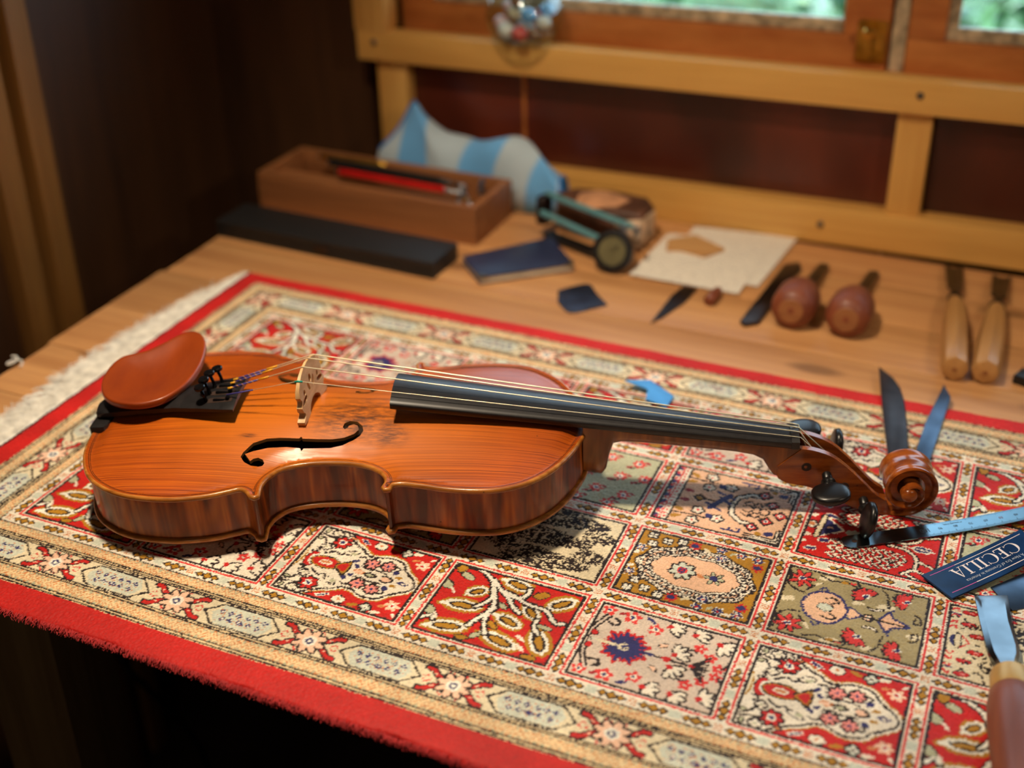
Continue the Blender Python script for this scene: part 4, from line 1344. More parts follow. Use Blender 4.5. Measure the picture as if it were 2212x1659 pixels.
# ribs, one strip of maple between each pair of corners
i0 = len(low) + 1
i1 = i0 + len(tipl) + len(cb_) + 1
R_ = inset(2.6)
def rib(a, b):
    q = [R_[i % NO] for i in range(a, b + 1)]
    loft('rib', [[(p[0], p[1], 3.0) for p in q], [(p[0], p[1], 34.4) for p in q]], M['maple'], violin, caps=False, closed=False, angle=50)
rib(i0, i1)                     # treble C-bout
rib(i1, NO - i1)                # upper bout
rib(NO - i1, NO - i0)           # bass C-bout
rib(NO - i0, NO + i0)           # lower bout

# ------------------------------------------------------------------ neck, fingerboard
def fb_bottom(x):
    return 60.8 + (26.6 - 60.8) * (x - 212) / (488 - 212)
def fb_half(x):
    return 20.8 + (12.0 - 20.8) * (x - 212) / (488 - 212)
rings = []
for x in np.linspace(212, 488, 24):
    hw, zb = fb_half(x), fb_bottom(x)
    pr = [(-hw + .8, 0), (-hw, .8), (-hw, 4.0)]
    for t in np.linspace(-1, 1, 15):
        pr.append((hw * t * .985, 4.6 + (hw / 20.8) ** 1.0 * 4.6 * (1 - t * t)))
    pr += [(hw, 4.0), (hw, .8), (hw - .8, 0)]
    if x < 340:
        for t in np.linspace(.7, -.7, 7):
            pr.append((hw * t, 2.4 * (1 - t * t)))
    else:
        for t in np.linspace(.7, -.7, 7):
            pr.append((hw * t, 0))
    rings.append([(x, y, zb + z) for y, z in pr])
loft('fingerboard', rings, M['ebony'], violin, angle=50)
pr = [(-12.1, 0), (-12.1, 5.2)] + [(12.1 * t, 5.6 + 2.9 * (1 - t * t)) for t in np.linspace(-1, 1, 11)] + [(12.1, 5.2), (12.1, 0)]
loft('nut', [[(x, y, 26.4 + z) for y, z in pr] for x in (488.05, 489.0, 492.0, 493.6)], M['ebony'], violin, angle=50)
rings = []
for x, dep in ((344.5, 42.4), (352, 43.6), (357.5, 43.2), (360.6, 38), (362.5, 26), (365.5, 17.5), (371, 14.2), (385, 13), (421, 12.2), (450, 12.2), (463, 13.6), (470, 17), (474.5, 22.5), (478, 27.5), (486, 29.5), (494, 30.5)):
    hw = fb_half(min(x, 488)) - .6
    zt = fb_bottom(min(x, 489)) - .05
    hh = hw * (1.0 if x > 366 else .92)
    ring = [(x, -hh, zt), (x, -hh, zt - 1.2)]
    ex_ = 2.2 if 364 < x < 473 else 4.0
    for t in np.linspace(PI, 2 * PI, 15)[1:-1]:
        c, s_ = math.cos(t), math.sin(t)
        ring.append((x, hh * math.copysign(abs(c) ** (2 / ex_), c), zt - 1.2 + (dep - 1.2) * math.copysign(abs(s_) ** (2 / ex_), s_)))
    ring += [(x, hh, zt - 1.2), (x, hh, zt)]
    rings.append(ring)
neck = loft('neck', rings, M['neckwood'], violin, angle=50)

# pegbox: two cheeks, a back and the hollow between them
cheek_top = spline([(494, 26.8), (504, 25.2), (517, 19.6), (530, 8.4), (541, -3.4), (550, -13), (558, -18.5)], 5)
cheek_bot = spline([(480, 3.0), (484, -1.2), (494, -3.6), (504, -6.2), (514, -11.8), (526, -19.0), (538, -25.0), (549, -28.8), (562, -31.0)], 4)
def cheek(sg):
    poly = [tuple(q) for q in cheek_top] + [tuple(q) for q in cheek_bot][::-1] + [(478.5, 12)]
    bm = bmesh.new()
    def yv(x, o):
        w = 12.2 - 2.6 * max(0, (x - 494) / 66)
        return sg * (w if o else w - 4.6)
    a = [bm.verts.new((x * .001, yv(x, 1) * .001, z * .001)) for x, z in poly]
    b = [bm.verts.new((x * .001, yv(x, 0) * .001, z * .001)) for x, z in poly]
    n = len(poly)
    bm.faces.new(a)
    bm.faces.new(b[::-1])
    es = []
    for i in range(n):
        bm.faces.new((a[i], b[i], b[(i + 1) % n], a[(i + 1) % n]))
    es = [e for e in bm.edges if (e.verts[0] in a and e.verts[1] in a)]
    bmesh.ops.bevel(bm, geom=es, offset=.0011, segments=2, affect='EDGES')
    bmesh.ops.triangulate(bm, faces=[f for f in bm.faces if len(f.verts) > 4])
    return bmobj('pegbox_cheek', bm, M['scrollwood'], violin, angle=40)
cheek(-1)
cheek(1)
cb2 = [tuple(q) for q in cheek_bot]
rings = []
for i, (x, z) in enumerate(cb2):
    w = 11.9 - 2.6 * max(0, (x - 494) / 66)
    rings.append([(x, -w, z + .4), (x, -w * .5, z + .9), (x, 0, z - .4), (x, w * .5, z + .9), (x, w, z + .4), (x + 2.5, w - 2, z + 7), (x + 2.5, -w + 2, z + 7)])
loft('pegbox_back', rings, M['scrollwood'], violin, angle=50)
box('pegbox_floor', 494, 520, -8, 8, -1, 4, M['dark_in'], violin)

# scroll: a spiral that narrows and steps outwards to the eye
SX, SZ = 571.0, -7.0
rings = []
th0, th1 = -PI * 0.62, -PI * .62 + 2 * PI * 1.72
nS = 110
for i in range(nS + 1):
    t = i / nS
    th = th0 + (th1 - th0) * t
    r = 24.6 * (1 - t) ** .9 + 5.4 * t + (1.2 if t < .1 else 0) * (1 - t / .1)
    hw = 10.2 + 10.0 * t ** 1.15
    rin = max(r - 9.0, 2.0) if t < .75 else 1.5
    cz_ = 1.16
    tr_ = 3.6 * min(1, 6 * (1 - t))
    prof = [(rin, -hw + tr_), (r - 4.2, -hw + tr_ * .9), (r - 2.4, -hw + .5), (r - 1.3, -hw), (r - .3, -hw + .7), (r, -hw + 1.8), (r - 1.0, -hw * .62), (r - 1.5, -hw * .4), (r - .5, -hw * .12), (r - .5, hw * .12), (r - 1.5, hw * .4), (r - 1.0, hw * .62), (r, hw - 1.8), (r - .3, hw - .7), (r - 1.3, hw), (r - 2.4, hw - .5), (r - 4.2, hw - tr_ * .9), (rin, hw - tr_)]
    # the volute turns from the pegbox back, over the far end, and curls in at the front
    rings.append([(SX + math.cos(th) * q * .98, y, SZ + math.sin(th) * q) for q, y in prof])
loft('scroll', rings, M['scrollwood'], violin, angle=35)
for sg in (-1, 1):
    lathe('scroll_eye', [(5.6, -6), (5.6, -1.2), (5.0, .6), (3.2, 1.9), (.01, 2.3)], (SX - .5, sg * 19.6, SZ + .3), (0, sg, 0), M['scrollwood'], violin, segs=22)

# pegs
def peg(x, y0, z, sg, wide, tilt):
    """shaft through both cheeks, collar, and a flat oval thumb piece"""
    sh = tube('peg', [(x, -sg * 9.0, z), (x, sg * 24.5, z)], [2.6, 3.7], M['pegebony'], violin, segs=14)
    lathe('peg_collar', [(3.7, 0), (5.0, .8), (5.2, 2.2), (4.2, 3.2), (4.6, 4.2), (3.4, 5.2)], (x, sg * 19.5, z), (0, sg, 0), M['pegebony'], sh, segs=18)
    rings = []
    ct, st_ = math.cos(tilt), math.sin(tilt)
    for h, a, b in ((23.5, 3.6, 2.8), (24.6, 7.6, 3.2), (26.4, 10.8, 3.6), (29.5, 12.8, 3.8), (34, 13.4, 3.8), (38.5, 12.6, 3.6), (42, 9.8, 3.2), (44.4, 5.6, 2.4), (45, 1.0, .8)):
        ring = []
        for k_ in range(20):
            an = 2 * PI * k_ / 20
            u, w = a * math.copysign(abs(math.cos(an)) ** .8, math.cos(an)), b * math.copysign(abs(math.sin(an)) ** .7, math.sin(an))
            ring.append((x + u * ct - w * st_, sg * h, z + u * st_ + w * ct))
        rings.append(ring)
    loft('thumb_piece', rings, M['pegebony'], sh, angle=60)
    return sh
peg(514, 0, 4.8, -1, 1, .12)
peg(541.5, 0, -17, -1, 1, 1.35)
peg(502, 0, 12.5, 1, 1, .1)
peg(527, 0, -1.5, 1, 1, 1.45)
for x, z in ((499.5, 11.6), (527, -5.5)):
    lathe('peg_hole', [(3.5, -.6), (3.5, .35), (2.9, .4), (.01, .1)], (x, -12.0 + .04 * (x - 494), z), (0, -1, 0), M['dark_in'], violin, segs=18)

# ------------------------------------------------------------------ saddle, tailpiece, tuners
sadp = [(-7.6, -20), (-6.5, -21), (3, -20), (4.5, -17), (4.5, 17), (3, 20), (-6.5, 21), (-7.6, 20)]
prism('saddle', sadp, 33, 42.6, M['ebony'], violin, bev=1.0)
rings = []
for x, hw, zc, th in ((-6, 8.5, 49.0, 4), (-4, 10.5, 50.2, 5.5), (4, 11.3, 51.5, 6.5), (30, 12.5, 55, 6.5), (55, 14.2, 58.4, 6), (75, 18.4, 60.8, 5.2), (92, 21.8, 62.4, 4.6), (99, 22.6, 63, 4.2), (101, 22.4, 62.6, 3.4)):
    ring = []
    for t in np.linspace(-1, 1, 15):
        ring.append((x, hw * t, zc + 3.2 * (1 - t * t) - 2.6))
    for t in np.linspace(1, -1, 15):
        ring.append((x, hw * t, zc + 3.0 * (1 - t * t) - 2.6 - th * (.55 + .45 * (1 - t * t))))
    rings.append(ring)
tail = loft('tailpiece', rings, M['ebony'], violin, angle=45)
lathe('end_button', [(6.5, 0), (7.2, 1.5), (7, 5), (5, 8), (2.5, 9)], (-6.5, 0, 20), (-1, 0, 0), M['pegebony'], violin, segs=20)
tube('tail_gut', [(p[0], p[1], p[2]) for p in spline([(2, -3.5, 48), (-6, -3.5, 43.6), (-9, -3, 36), (-9.4, 0, 22), (-9, 3, 36), (-6, 3.5, 43.6), (2, 3.5, 48)], 6)], .9, M['black'], violin)
M['tuner'] = plain('black_nickel', srgb(40, 38, 40), rough=.22, metal=.8, noise=.05)
SY = {'e': -10.4, 'a': -3.6, 'd': 3.6, 'g': 10.4}
tz = {'e': 61.6, 'a': 62.9, 'd': 62.9, 'g': 61.6}
for k_, xx in (('e', 76), ('a', 76.5), ('d', 78), ('g', 81)):
    y, z = SY[k_] * 1.18, tz[k_] - 1.2
    ft = tube('fine_tuner', [(xx + 3, y, z + .2), (xx + 2.2, y * 1.02, z + 5), (xx + .6, y * 1.05, z + 10.6)], [1.5, 1.2, 1.2], M['tuner'], tail, segs=10)
    lathe('tuner_knob', [(1.6, 0), (3.6, .3), (4.0, 1.0), (4.0, 2.2), (3.4, 2.9), (.01, 3.1)], (xx + .6, y * 1.05, z + 10.2), (-.15, y * .004, 1), M['tuner'], ft, segs=18)
    sl = []
    for a in np.linspace(PI / 2, 3 * PI / 2, 8):
        sl.append((xx + 6 + 2.4 * math.cos(a), y + 2.4 * math.sin(a)))
    sl += [(98, y - 2.4), (98, y + 2.4)]
    def zsl(px, py):
        hw = np.interp(px, (75, 92, 101), (18.4, 21.8, 22.4))
        zc = np.interp(px, (75, 92, 99), (60.8, 62.4, 63))
        t = py / hw
        return zc + 3.2 * (1 - t * t) - 2.6 + .25
    prism('tuner_slot', sl, 57, 62, M['dark_in'], tail, ztop=zsl)
    bm = bmesh.new()
    bm_box(bm, 84, 96.5, y - 1.3, y + 1.3, z - .3, z + 2.0)
    bm_box(bm, 93.5, 96.2, y - 1.6, y + 1.6, z + 1.5, z + 4.4)
    bmesh.ops.bevel(bm, geom=bm.edges[:], offset=.0005, segments=2, affect='EDGES')
    bmobj('lever', bm, M['tuner'], ft, angle=40)

# ------------------------------------------------------------------ bridge
bo = [(-24, 49.6), (-24.2, 51.8), (-22, 53.4), (-19.4, 54.6), (-19.0, 56.2), (-21.6, 58.6), (-22.4, 62), (-20.2, 64.4), (-20.0, 66.8), (-22.2, 70), (-21.2, 74.6)]
arc = [(-16.8, 79.6), (-12, 82.6), (-6, 84.8), (0, 85.6), (6, 85.2), (12, 83.8), (17.2, 81.4)]
br_out = bo + arc + [(21.2, 75.6)] + [(-y, z) for y, z in bo[-2::-1]]
br_in = [(10.8, 50.2), (10.4, 53.4), (7.6, 56.6), (3.2, 58.6), (0, 59.0), (-3.2, 58.6), (-7.6, 56.6), (-10.4, 53.4), (-10.8, 50.2)]
outer = br_out + [(y, z) for y, z in br_in]
holes = []
def hole_drop(cx, cz, a, b, an):
    return [(cx + a * math.cos(t) * math.cos(an) - b * math.sin(t) * math.sin(an), cz + a * math.cos(t) * math.sin(an) + b * math.sin(t) * math.cos(an)) for t in np.linspace(0, 2 * PI, 15)[:-1]]
holes.append(hole_drop(0, 73.5, 2.2, 3.2, 0))
for sg in (-1, 1):
    holes.append(hole_drop(sg * 4.4, 69.2, 1.5, 4.2, sg * -.35))
    holes.append(hole_drop(sg * 15.2, 64.2, 5.2, 2.0, sg * -.25))
    holes.append(hole_drop(sg * 13.2, 69.4, 1.7, 2.2, 0))
pts = list(outer)
eds = [(i, (i + 1) % len(outer)) for i in range(len(outer))]
for h_ in holes:
    k0 = len(pts)
    pts += h_
    eds += [(k0 + i, k0 + (i + 1) % len(h_)) for i in range(len(h_))]
v2, _, f2, *_r = delaunay_2d_cdt([Vector(q) for q in pts], eds, [], 0, 1e-4)
Pq = np.array([(v.x, v.y) for v in v2])
cen = np.array([Pq[list(f)].mean(0) for f in f2])
kp = in_poly(cen, outer)
for h_ in holes:
    kp &= ~in_poly(cen, h_)
f2 = [tuple(f) for f, k_ in zip(f2, kp) if k_]
def bx(z, sd):
    th = np.interp(z, (50, 85), (2.4, .75))
    return 151.6 - (z - 50) * .035 + sd * th * 1.15
nq = len(Pq)
Vv = [(bx(z, 1) + .1 * y, y * 1.04, z) for y, z in Pq] + [(bx(z, -1) + .1 * y, y * 1.04, z) for y, z in Pq]
Ff = [f for f in f2] + [tuple(i + nq for i in f[::-1]) for f in f2]
cnt = {}
for f in f2:
    for i in range(3):
        e = (f[i], f[(i + 1) % 3])
        cnt[tuple(sorted(e))] = cnt.get(tuple(sorted(e)), 0) + 1
for f in f2:
    for i in range(3):
        a, b = f[i], f[(i + 1) % 3]
        if cnt[tuple(sorted((a, b)))] == 1:
            Ff.append((a, a + nq, b + nq, b))
bm = bmesh.new()
bv = [bm.verts.new((x * .001, y * .001, z * .001)) for x, y, z in Vv]
for f in Ff:
    bm.faces.new([bv[i] for i in f])
bmobj('bridge', bm, M['bridge'], violin, angle=40)

# ------------------------------------------------------------------ strings
M['silk_blue'] = plain('silk_violet', srgb(66, 60, 140), rough=.5, noise=.1, nscale=900)
M['silk_yellow'] = plain('silk_yellow', srgb(226, 164, 34), rough=.5)
M['teal'] = plain('teal_tube', srgb(28, 150, 132), rough=.4)
bz = {'e': (-16.6, 80.4), 'a': (-5.8, 85.6), 'd': (5.8, 86.0), 'g': (16.8, 82.4)}
nz_ = {'e': (-8.2, 34.4), 'a': (-2.8, 35.4), 'd': (2.8, 35.4), 'g': (8.2, 34.4)}
rad = {'e': .26, 'a': .40, 'd': .46, 'g': .52}
pegx = {'e': (541, -3, -15), 'a': (514, -4, 7), 'd': (527, 4, 1), 'g': (502, 4, 14)}
for k_ in 'eadg':
    p0 = (95, SY[k_], tz[k_] + 3.4)
    p1 = (150.4 + .1 * bz[k_][0], bz[k_][0], bz[k_][1])
    p2 = (490.5, nz_[k_][0], nz_[k_][1])
    p3 = (494.2, nz_[k_][0] * .98, nz_[k_][1] - .7)
    st_ = tube('string', [p0, p1, p2, p3, pegx[k_]], rad[k_], M['string'], violin, segs=8)
    def along(t):
        return tuple(p0[i] + (p1[i] - p0[i]) * t for i in range(3))
    L_ = .40
    if k_ == 'e':
        tube('silk_winding', [along(-.02), along(.36)], .55, M['silk_blue'], st_, segs=8)
        dv_ = Vector(p2) - Vector(p1)
        dv_.normalize()
        q = Vector(p1)
        tube('string_tube', [along(.955), p1, tuple(q + dv_ * 3.2)], [.75, .85, .75], M['teal'], st_, segs=8)
    else:
        tube('silk_winding', [along(0), along(L_)], .72, M['silk_blue'], st_, segs=8)
        tube('silk_winding', [along(L_), along(L_ + .14)], .78, M['silk_yellow'], st_, segs=8)
        tube('ball_end', [along(-.03), along(.03)], [1.0, .8], M['silk_yellow'], st_, segs=8)
        hel = []
        a_, b_2 = Vector(along(.02)), Vector(along(L_))
        u_, w_, d_ = frame_from(b_2 - a_)
        for i in range(60):
            t = i / 59
            an = t * 5.5 * 2 * PI
            hel.append(tuple(a_ + (b_2 - a_) * t + (u_ * math.cos(an) + w_ * math.sin(an)) * .66))
        tube('silk_winding', hel, .2, M['silk_yellow'], st_, segs=5)

# ------------------------------------------------------------------ chin rest: a dished kidney plate over the tailpiece
co_ = spline([(-5, 8), (3, -8), (16, -17), (34, -19.5), (50, -12), (60, 6), (63, 30), (60, 54), (53, 70), (44, 77.5), (35, 74), (25, 62), (15, 51.5), (5, 47.5), (-3, 42), (-7, 27)], 6, closed=True)
co_ = np.array(co_)
cen_ = np.array((30.0, 24.0))
def chz(p, t):
    u = (p[0] - cen_[0]) / 34
    v = (p[1] - cen_[1]) / 50
    return 62.0 + 2.0 * v + 1.5 * u
rings = []
for sc_, dz in ((.02, -7.4), (.25, -6.9), (.5, -5.2), (.75, -2.6), (.9, -.5), (.965, .1), (.99, -.2), (1.0, -1.2), (1.0, -3.6), (.985, -5.2), (.93, -6.6), (.8, -8.0), (.5, -10.4), (.02, -11.0)):
    rings.append([(cen_[0] + (p[0] - cen_[0]) * sc_, cen_[1] + (p[1] - cen_[1]) * sc_, chz(cen_ + (p - cen_) * sc_, sc_) + dz + 2.2) for p in co_])
chin = loft('chin_rest', rings, M['chin'], violin, angle=60)
prism('chin_rest_foot', [(-6, 18), (10, 16), (14, 34), (10, 52), (-1, 50), (-5, 36)], 41, 57, M['chin'], chin, bev=1.0)
for y in (22, 36):
    tube('clamp_barrel', [(-9.5, y, -1), (-9.5, y, 41)], 1.6, M['steel'], chin, segs=10)
    lathe('clamp_nut', [(2.6, 0), (2.8, 1), (2.8, 12), (2.6, 13)], (-9.5, y, 12), (0, 0, 1), M['steel'], chin, segs=12)

# ------------------------------------------------------------------ things on the bench
ZT = -5.0
M['walnut'] = wood('box_wood', srgb(160, 104, 62), srgb(124, 76, 42), grain=110, stretch=(.05, 1, 1), rough=.5, distort=1.0)
M['caseblk'] = plain('black_leatherette', srgb(24, 22, 22), rough=.55, noise=.15, nscale=500, bump=.2)
M['navy'] = plain('navy_cover', srgb(38, 46, 76), rough=.38, noise=.1, nscale=300)
M['redpaint'] = plain('red_lacquer', srgb(178, 24, 22), rough=.3)
M['blueclo'] = None
M['palewood'] = wood('ash_handle', srgb(186, 138, 82), srgb(154, 106, 58), grain=120, stretch=(1, .06, 1), rough=.4, coat=.2)
M['rosewood'] = wood('red_handle', srgb(140, 74, 44), srgb(106, 50, 30), grain=90, stretch=(1, .1, 1), rough=.5, coat=.05)
M['chipwood'] = wood('chip_wood', srgb(206, 160, 104), srgb(180, 130, 78), grain=120, stretch=(.1, 1, 1), rough=.6)
M['paperw'] = None

# striped cleaning cloth
mt, nt, b = newmat('striped_cloth')
tc = N(nt, 'ShaderNodeTexCoord')
wv = N(nt, 'ShaderNodeTexWave', Scale=.42, Distortion=5.0, Detail=1.0)
nt.links.new(tc.outputs['UV'], wv.inputs['Vector'])
rp = N(nt, 'ShaderNodeValToRGB')
rp.color_ramp.elements[0].position, rp.color_ramp.elements[0].color = .45, srgb(176, 194, 206)
rp.color_ramp.elements[1].position, rp.color_ramp.elements[1].color = .6, srgb(104, 172, 230)
nt.links.new(wv.outputs['Fac'], rp.inputs['Fac'])
nt.links.new(rp.outputs['Color'], b.inputs['Base Color'])
b.inputs['Roughness'].default_value = .85
b.inputs['Sheen Weight'].default_value = .3
M['blueclo'] = mt
M['bluehem'] = plain('blue_hem', srgb(40, 118, 196), rough=.8)
M['tape'] = plain('blue_cloth', srgb(70, 150, 226), rough=.7, noise=.05)

# 1 tray with pens
bx0 = empty('wooden_tray', (-0.132, 0.616, ZT * .001), (0, 0, -.014))
tag(bx0, 'open brown wooden tray box full of pens and drawing tools', 'box')
W_, D_, H_ = 134, 46, 42
box('bottom', -W_ + 8, W_ - 8, -D_ + 8, D_ - 8, 0, 5, M['walnut'], bx0)
box('side', -W_, W_, -D_, -D_ + 8, 0, H_, M['walnut'], bx0, bev=.8)
box('side', -W_, W_, D_ - 8, D_, 0, H_, M['walnut'], bx0, bev=.8)
box('end', -W_, -W_ + 8, -D_ + 8.1, D_ - 8.1, 0, H_, M['walnut'], bx0, bev=.8)
box('end', W_ - 8, W_, -D_ + 8.1, D_ - 8.1, 0, H_, M['walnut'], bx0, bev=.8)
box('insert', -W_ + 8, W_ - 40, -D_ + 8, -2, 5, 32, M['walnut'], bx0)

def stick(name, a, b, r, mat, label, cat, tipmat=None, group=None):
    A, B = Vector(a), Vector(b)
    L = (B - A).length
    root = empty(name, tuple(c * .001 for c in a))
    tag(root, label, cat, group)
    d = (B - A).normalized()
    lathe('barrel', [(r * .8, 0), (r, 1), (r, L * .86), (r * .9, L * .88)], (0, 0, 0), d, mat, root, segs=8)
    lathe('tip', [(r * .9, 0), (r * .72, L * .04), (r * .3, L * .1), (.2, L * .13)], d * (L * .88), d, tipmat or M['brass'], root, segs=10)
    lathe('cap', [(r * .7, -3), (r * .85, -2.4), (r * .85, 0)], (0, 0, 0), d, M['steel'], root, segs=10)
    return root

stick('mechanical_pencil', (-178, 601, 40), (-28, 595, 40), 4.2, M['redpaint'], 'red mechanical pencil lying across the tray, silver at the tip', 'pencil', M['steel'])
stick('pen', (-205, 628, 38), (-45, 622, 38), 5.0, M['black'], 'thick black pen in the tray behind the red pencil', 'pen', M['black'])
stick('pen', (-222, 636, 40), (-140, 640, 40), 3.4, M['brass'], 'thin brass pen at the back of the tray, left of the cloth', 'pen', M['brass'])
dv = empty('drawing_dividers', (-0.03, 0.600, 0.038))
tag(dv, 'steel drawing dividers sticking up at the right end of the tray', 'dividers')
lathe('head', [(5, -3), (6.2, -2), (6.2, 2), (5, 3)], (0, 0, 4), (.3, -1, .2), M['steel'], dv, segs=16)
tube('arm', [(0, 0, 4), (14, -14, -1), (26, -26, -6)], [3.0, 2.4, .6], M['steel'], dv, segs=8)
tube('arm', [(0, 0, 4), (4, -16, -1), (10, -26, -5)], [3.0, 2.4, .6], M['steel'], dv, segs=8)
tube('handle', [(0, 0, 4), (-8, 4, 9)], [2.6, 2.2], M['steel'], dv, segs=10)
tube('screw', [(6, -14, 1), (18, -13, 0)], 1.3, M['brass'], dv, segs=8)
stick('compass_lead_holder', (-24, 640, 38), (4 - 12, 600, 40), 3.0, M['darksteel'], 'dark steel lead holder beside the dividers in the tray', 'tool', M['steel'])

# 2 cloth
zt_ = spline([(-176, 40), (-150, 66), (-126, 97), (-108, 86), (-88, 66), (-60, 63), (-30, 70), (-8, 72), (18, 60), (40, 45), (52, 34)], 6)
nU, nW = len(zt_), 22
V, F, UV = [], [], []
for i, (x, zt) in enumerate(zt_):
    for j in range(nW):
        t = j / (nW - 1)
        a = PI * t
        yy = 690 - 20 * math.cos(a) + 7 * math.sin(x / 11.0 + t * 3) * math.sin(a)
        fl = math.sin(a) ** .45
        zz = ZT + 1.0 + (zt - ZT) * fl + 2.0 * math.sin(x / 9.0 + t * 8) * math.sin(a) * (1 - fl * .4)
        V.append((x + 6 * math.sin(t * 4 + x / 30.0), yy, max(zz, ZT + .8)))
        UV.append((i / (nU - 1) * 2.2, t))
for i in range(nU - 1):
    for j in range(nW - 1):
        a = i * nW + j
        F.append((a, a + nW, a + nW + 1, a + 1))
cl = meshobj('cleaning_cloth', V, F, M['blueclo'], None, smooth=True)
uvl = cl.data.uv_layers.new(name='UV')
for lp in cl.data.loops:
    uvl.data[lp.index].uv = UV[lp.vertex_index]
md = cl.modifiers.new('thick', 'SOLIDIFY')
md.thickness = .0016
tag(cl, 'crumpled light blue striped cloth between the tray and the wall', 'cloth')
crest = [V[i * nW + nW // 2 - 2] for i in range(0, nU)]
tube('hem', [(p[0], p[1], p[2] + 1) for p in crest[:14]], 1.6, M['bluehem'], cl, segs=7)
tube('hem', [V[(nU - 1) * nW + j] for j in range(nW)], 2.2, M['bluehem'], cl, segs=7)

# 3 black case
cs = empty('instrument_case', (-0.133, 0.5085, ZT * .001), (0, 0, -.03))
tag(cs, 'long flat black case in front of the wooden tray', 'case')
box('tray', -130, 130, -27, 27, 0, 9, M['caseblk'], cs, bev=1.5)
box('lid', -130.4, 130.4, -27.4, 27.4, 9.4, 18.5, M['caseblk'], cs, bev=2.0)
box('catch', -8, 8, -28.6, -27.2, 6, 13, M['darksteel'], cs, bev=.4)

# 4 navy notebook with metal corners
nb_ = [(6, 523), (43, 485), (117, 551), (72, 604)]
note = empty('notebook', (.060, .541, ZT * .001))
tag(note, 'small navy blue notebook with metal corners beside the black case', 'notebook')
loc_ = [(x - 60, y - 541) for x, y in nb_]
M['pages'] = plain('page_block', srgb(200, 190, 166), rough=.8)
prism('pages', [(x * .97, y * .97) for x, y in loc_], 1.6, 7.0, M['pages'], note)
prism('cover', loc_, 0, 1.6, M['navy'], note, bev=.5)
prism('cover', loc_, 7.0, 8.8, M['navy'], note, bev=.7)
for i in (1, 2):
    c = np.array(loc_[i])
    a = np.array(loc_[i - 1]) - c
    b2 = np.array(loc_[(i + 1) % 4]) - c
    a, b2 = a / np.linalg.norm(a), b2 / np.linalg.norm(b2)
    q = [tuple(c - .4 * (a + b2)), tuple(c + 10 * a - .4 * b2), tuple(c + 10 * b2 - .4 * a)]
    if (q[1][0] - q[0][0]) * (q[2][1] - q[0][1]) - (q[1][1] - q[0][1]) * (q[2][0] - q[0][0]) < 0:
        q = [q[0], q[2], q[1]]
    prism('metal_corner', q, 6.6, 9.3, M['screw'], note, bev=.3)

# 5 brown block with pale patches
M['block'] = plain('brown_block', srgb(92, 58, 42), rough=.55, noise=.2, nscale=40, bump=.3)
M['patch'] = plain('pale_patch', srgb(196, 142, 104), rough=.6, noise=.12, nscale=50)
M['wrap'] = plain('crinkled_wrap', srgb(190, 164, 138), rough=.35, noise=.35, nscale=80, bump=.8)
bl = empty('wrapped_block', (.118, .648, ZT * .001))
tag(bl, 'brown block with a pale patch on top, behind the thickness gauge', 'block')
prism('body', [(-52, -8), (-30, -14), (12, -24), (44, -24), (48, 8), (36, 26), (-4, 32), (-44, 24), (-60, 4)], 0, 40, M['block'], bl, bev=6, seg=3)
prism('top_patch', [(-34, 6), (-30, -18), (-8, -28), (14, -14), (22, 8), (2, 20), (-20, 22)], 39.6, 41.2, M['patch'], bl, bev=.6)
prism('side_wrap', [(20, -36.4), (45, -26.4), (49.8, 6), (47.0, 6), (43.4, -24.5), (19, -34.2)], 3, 34, M['wrap'], bl, bev=.8)

# 6 thickness gauge
tg = empty('thickness_gauge', (.152, .568, ZT * .001))
tag(tg, 'thickness gauge with round black dial and two steel arms', 'gauge')
vdir = Vector((-.05, -.93, .38)).normalized()
ctr = Vector((0, 0, 21))
lathe('dial_case', [(14, -6), (19, -5), (21, -2), (21, 4), (20, 5.5), (15.5, 5.8), (14.6, 3.2), (.01, 3.2)], ctr, vdir, M['black'], tg, segs=36)
M['dialface'] = plain('dial_face', srgb(104, 98, 70), rough=.25, coat=.5)
face = lathe('dial_face', [(14.4, 0), (14.4, .6), (.01, .7)], ctr + vdir * 3.4, vdir, M['dialface'], tg, segs=30)
lathe('dial_window', [(3.4, 0), (3.4, .6), (.01, .7)], ctr + vdir * 4.0 + Vector((-1, 0, -9)), vdir, M['putty'], tg, segs=16)
tube('needle', [ctr + vdir * 4.6, ctr + vdir * 4.6 + Vector((7, 0, 8))], .4, M['black'], tg, segs=6)
def bar(name, a, b, w, t, mat, parent):
    A, B = Vector(a), Vector(b)
    d = (B - A).normalized()
    s_ = d.cross(Vector((0, 0, 1))).normalized()
    n_ = s_.cross(d)
    rings = []
    for q in (A, A + d * 2, B - d * 2, B):
        k_ = .7 if q in (A, B) else 1
        rings.append([tuple(q + s_ * (sx * w * k_) + n_ * (sz * t)) for sx, sz in ((-1, -1), (-.8, -1.1), (.8, -1.1), (1, -1), (1, 1), (.8, 1.1), (-.8, 1.1), (-1, 1))])
    return loft(name, rings, mat, parent, angle=30)
M['tealsteel'] = plain('teal_reflection_bar', srgb(104, 158, 166), rough=.3, metal=.25, noise=.03)  # steel arms: the window's teal reflection is put into the base colour
bar('arm', (-98, 62, 45), (10, 30, 37), 3.6, 1.6, M['tealsteel'], tg)
bar('arm', (-96, 44, 31), (2, 10, 21), 3.6, 1.6, M['tealsteel'], tg)
bar('yoke', (-100, 56, 30), (-92, 52, 30), 9, 14, M['darksteel'], tg)
bar('post', (-4, 10, 3), (-4, 10.1, 36), 5, 6, M['black'], tg)
for x in (6, 19):
    lathe('chrome_screw', [(4, 0), (4.4, 1), (4.4, 4), (3, 6), (.01, 6.8)], (x, 14, 38), (0, -.4, 1), M['steel'], tg, segs=16)
bar('foot', (-92, 52, 3), (-4, 16, 3), 7, 3, M['black'], tg)

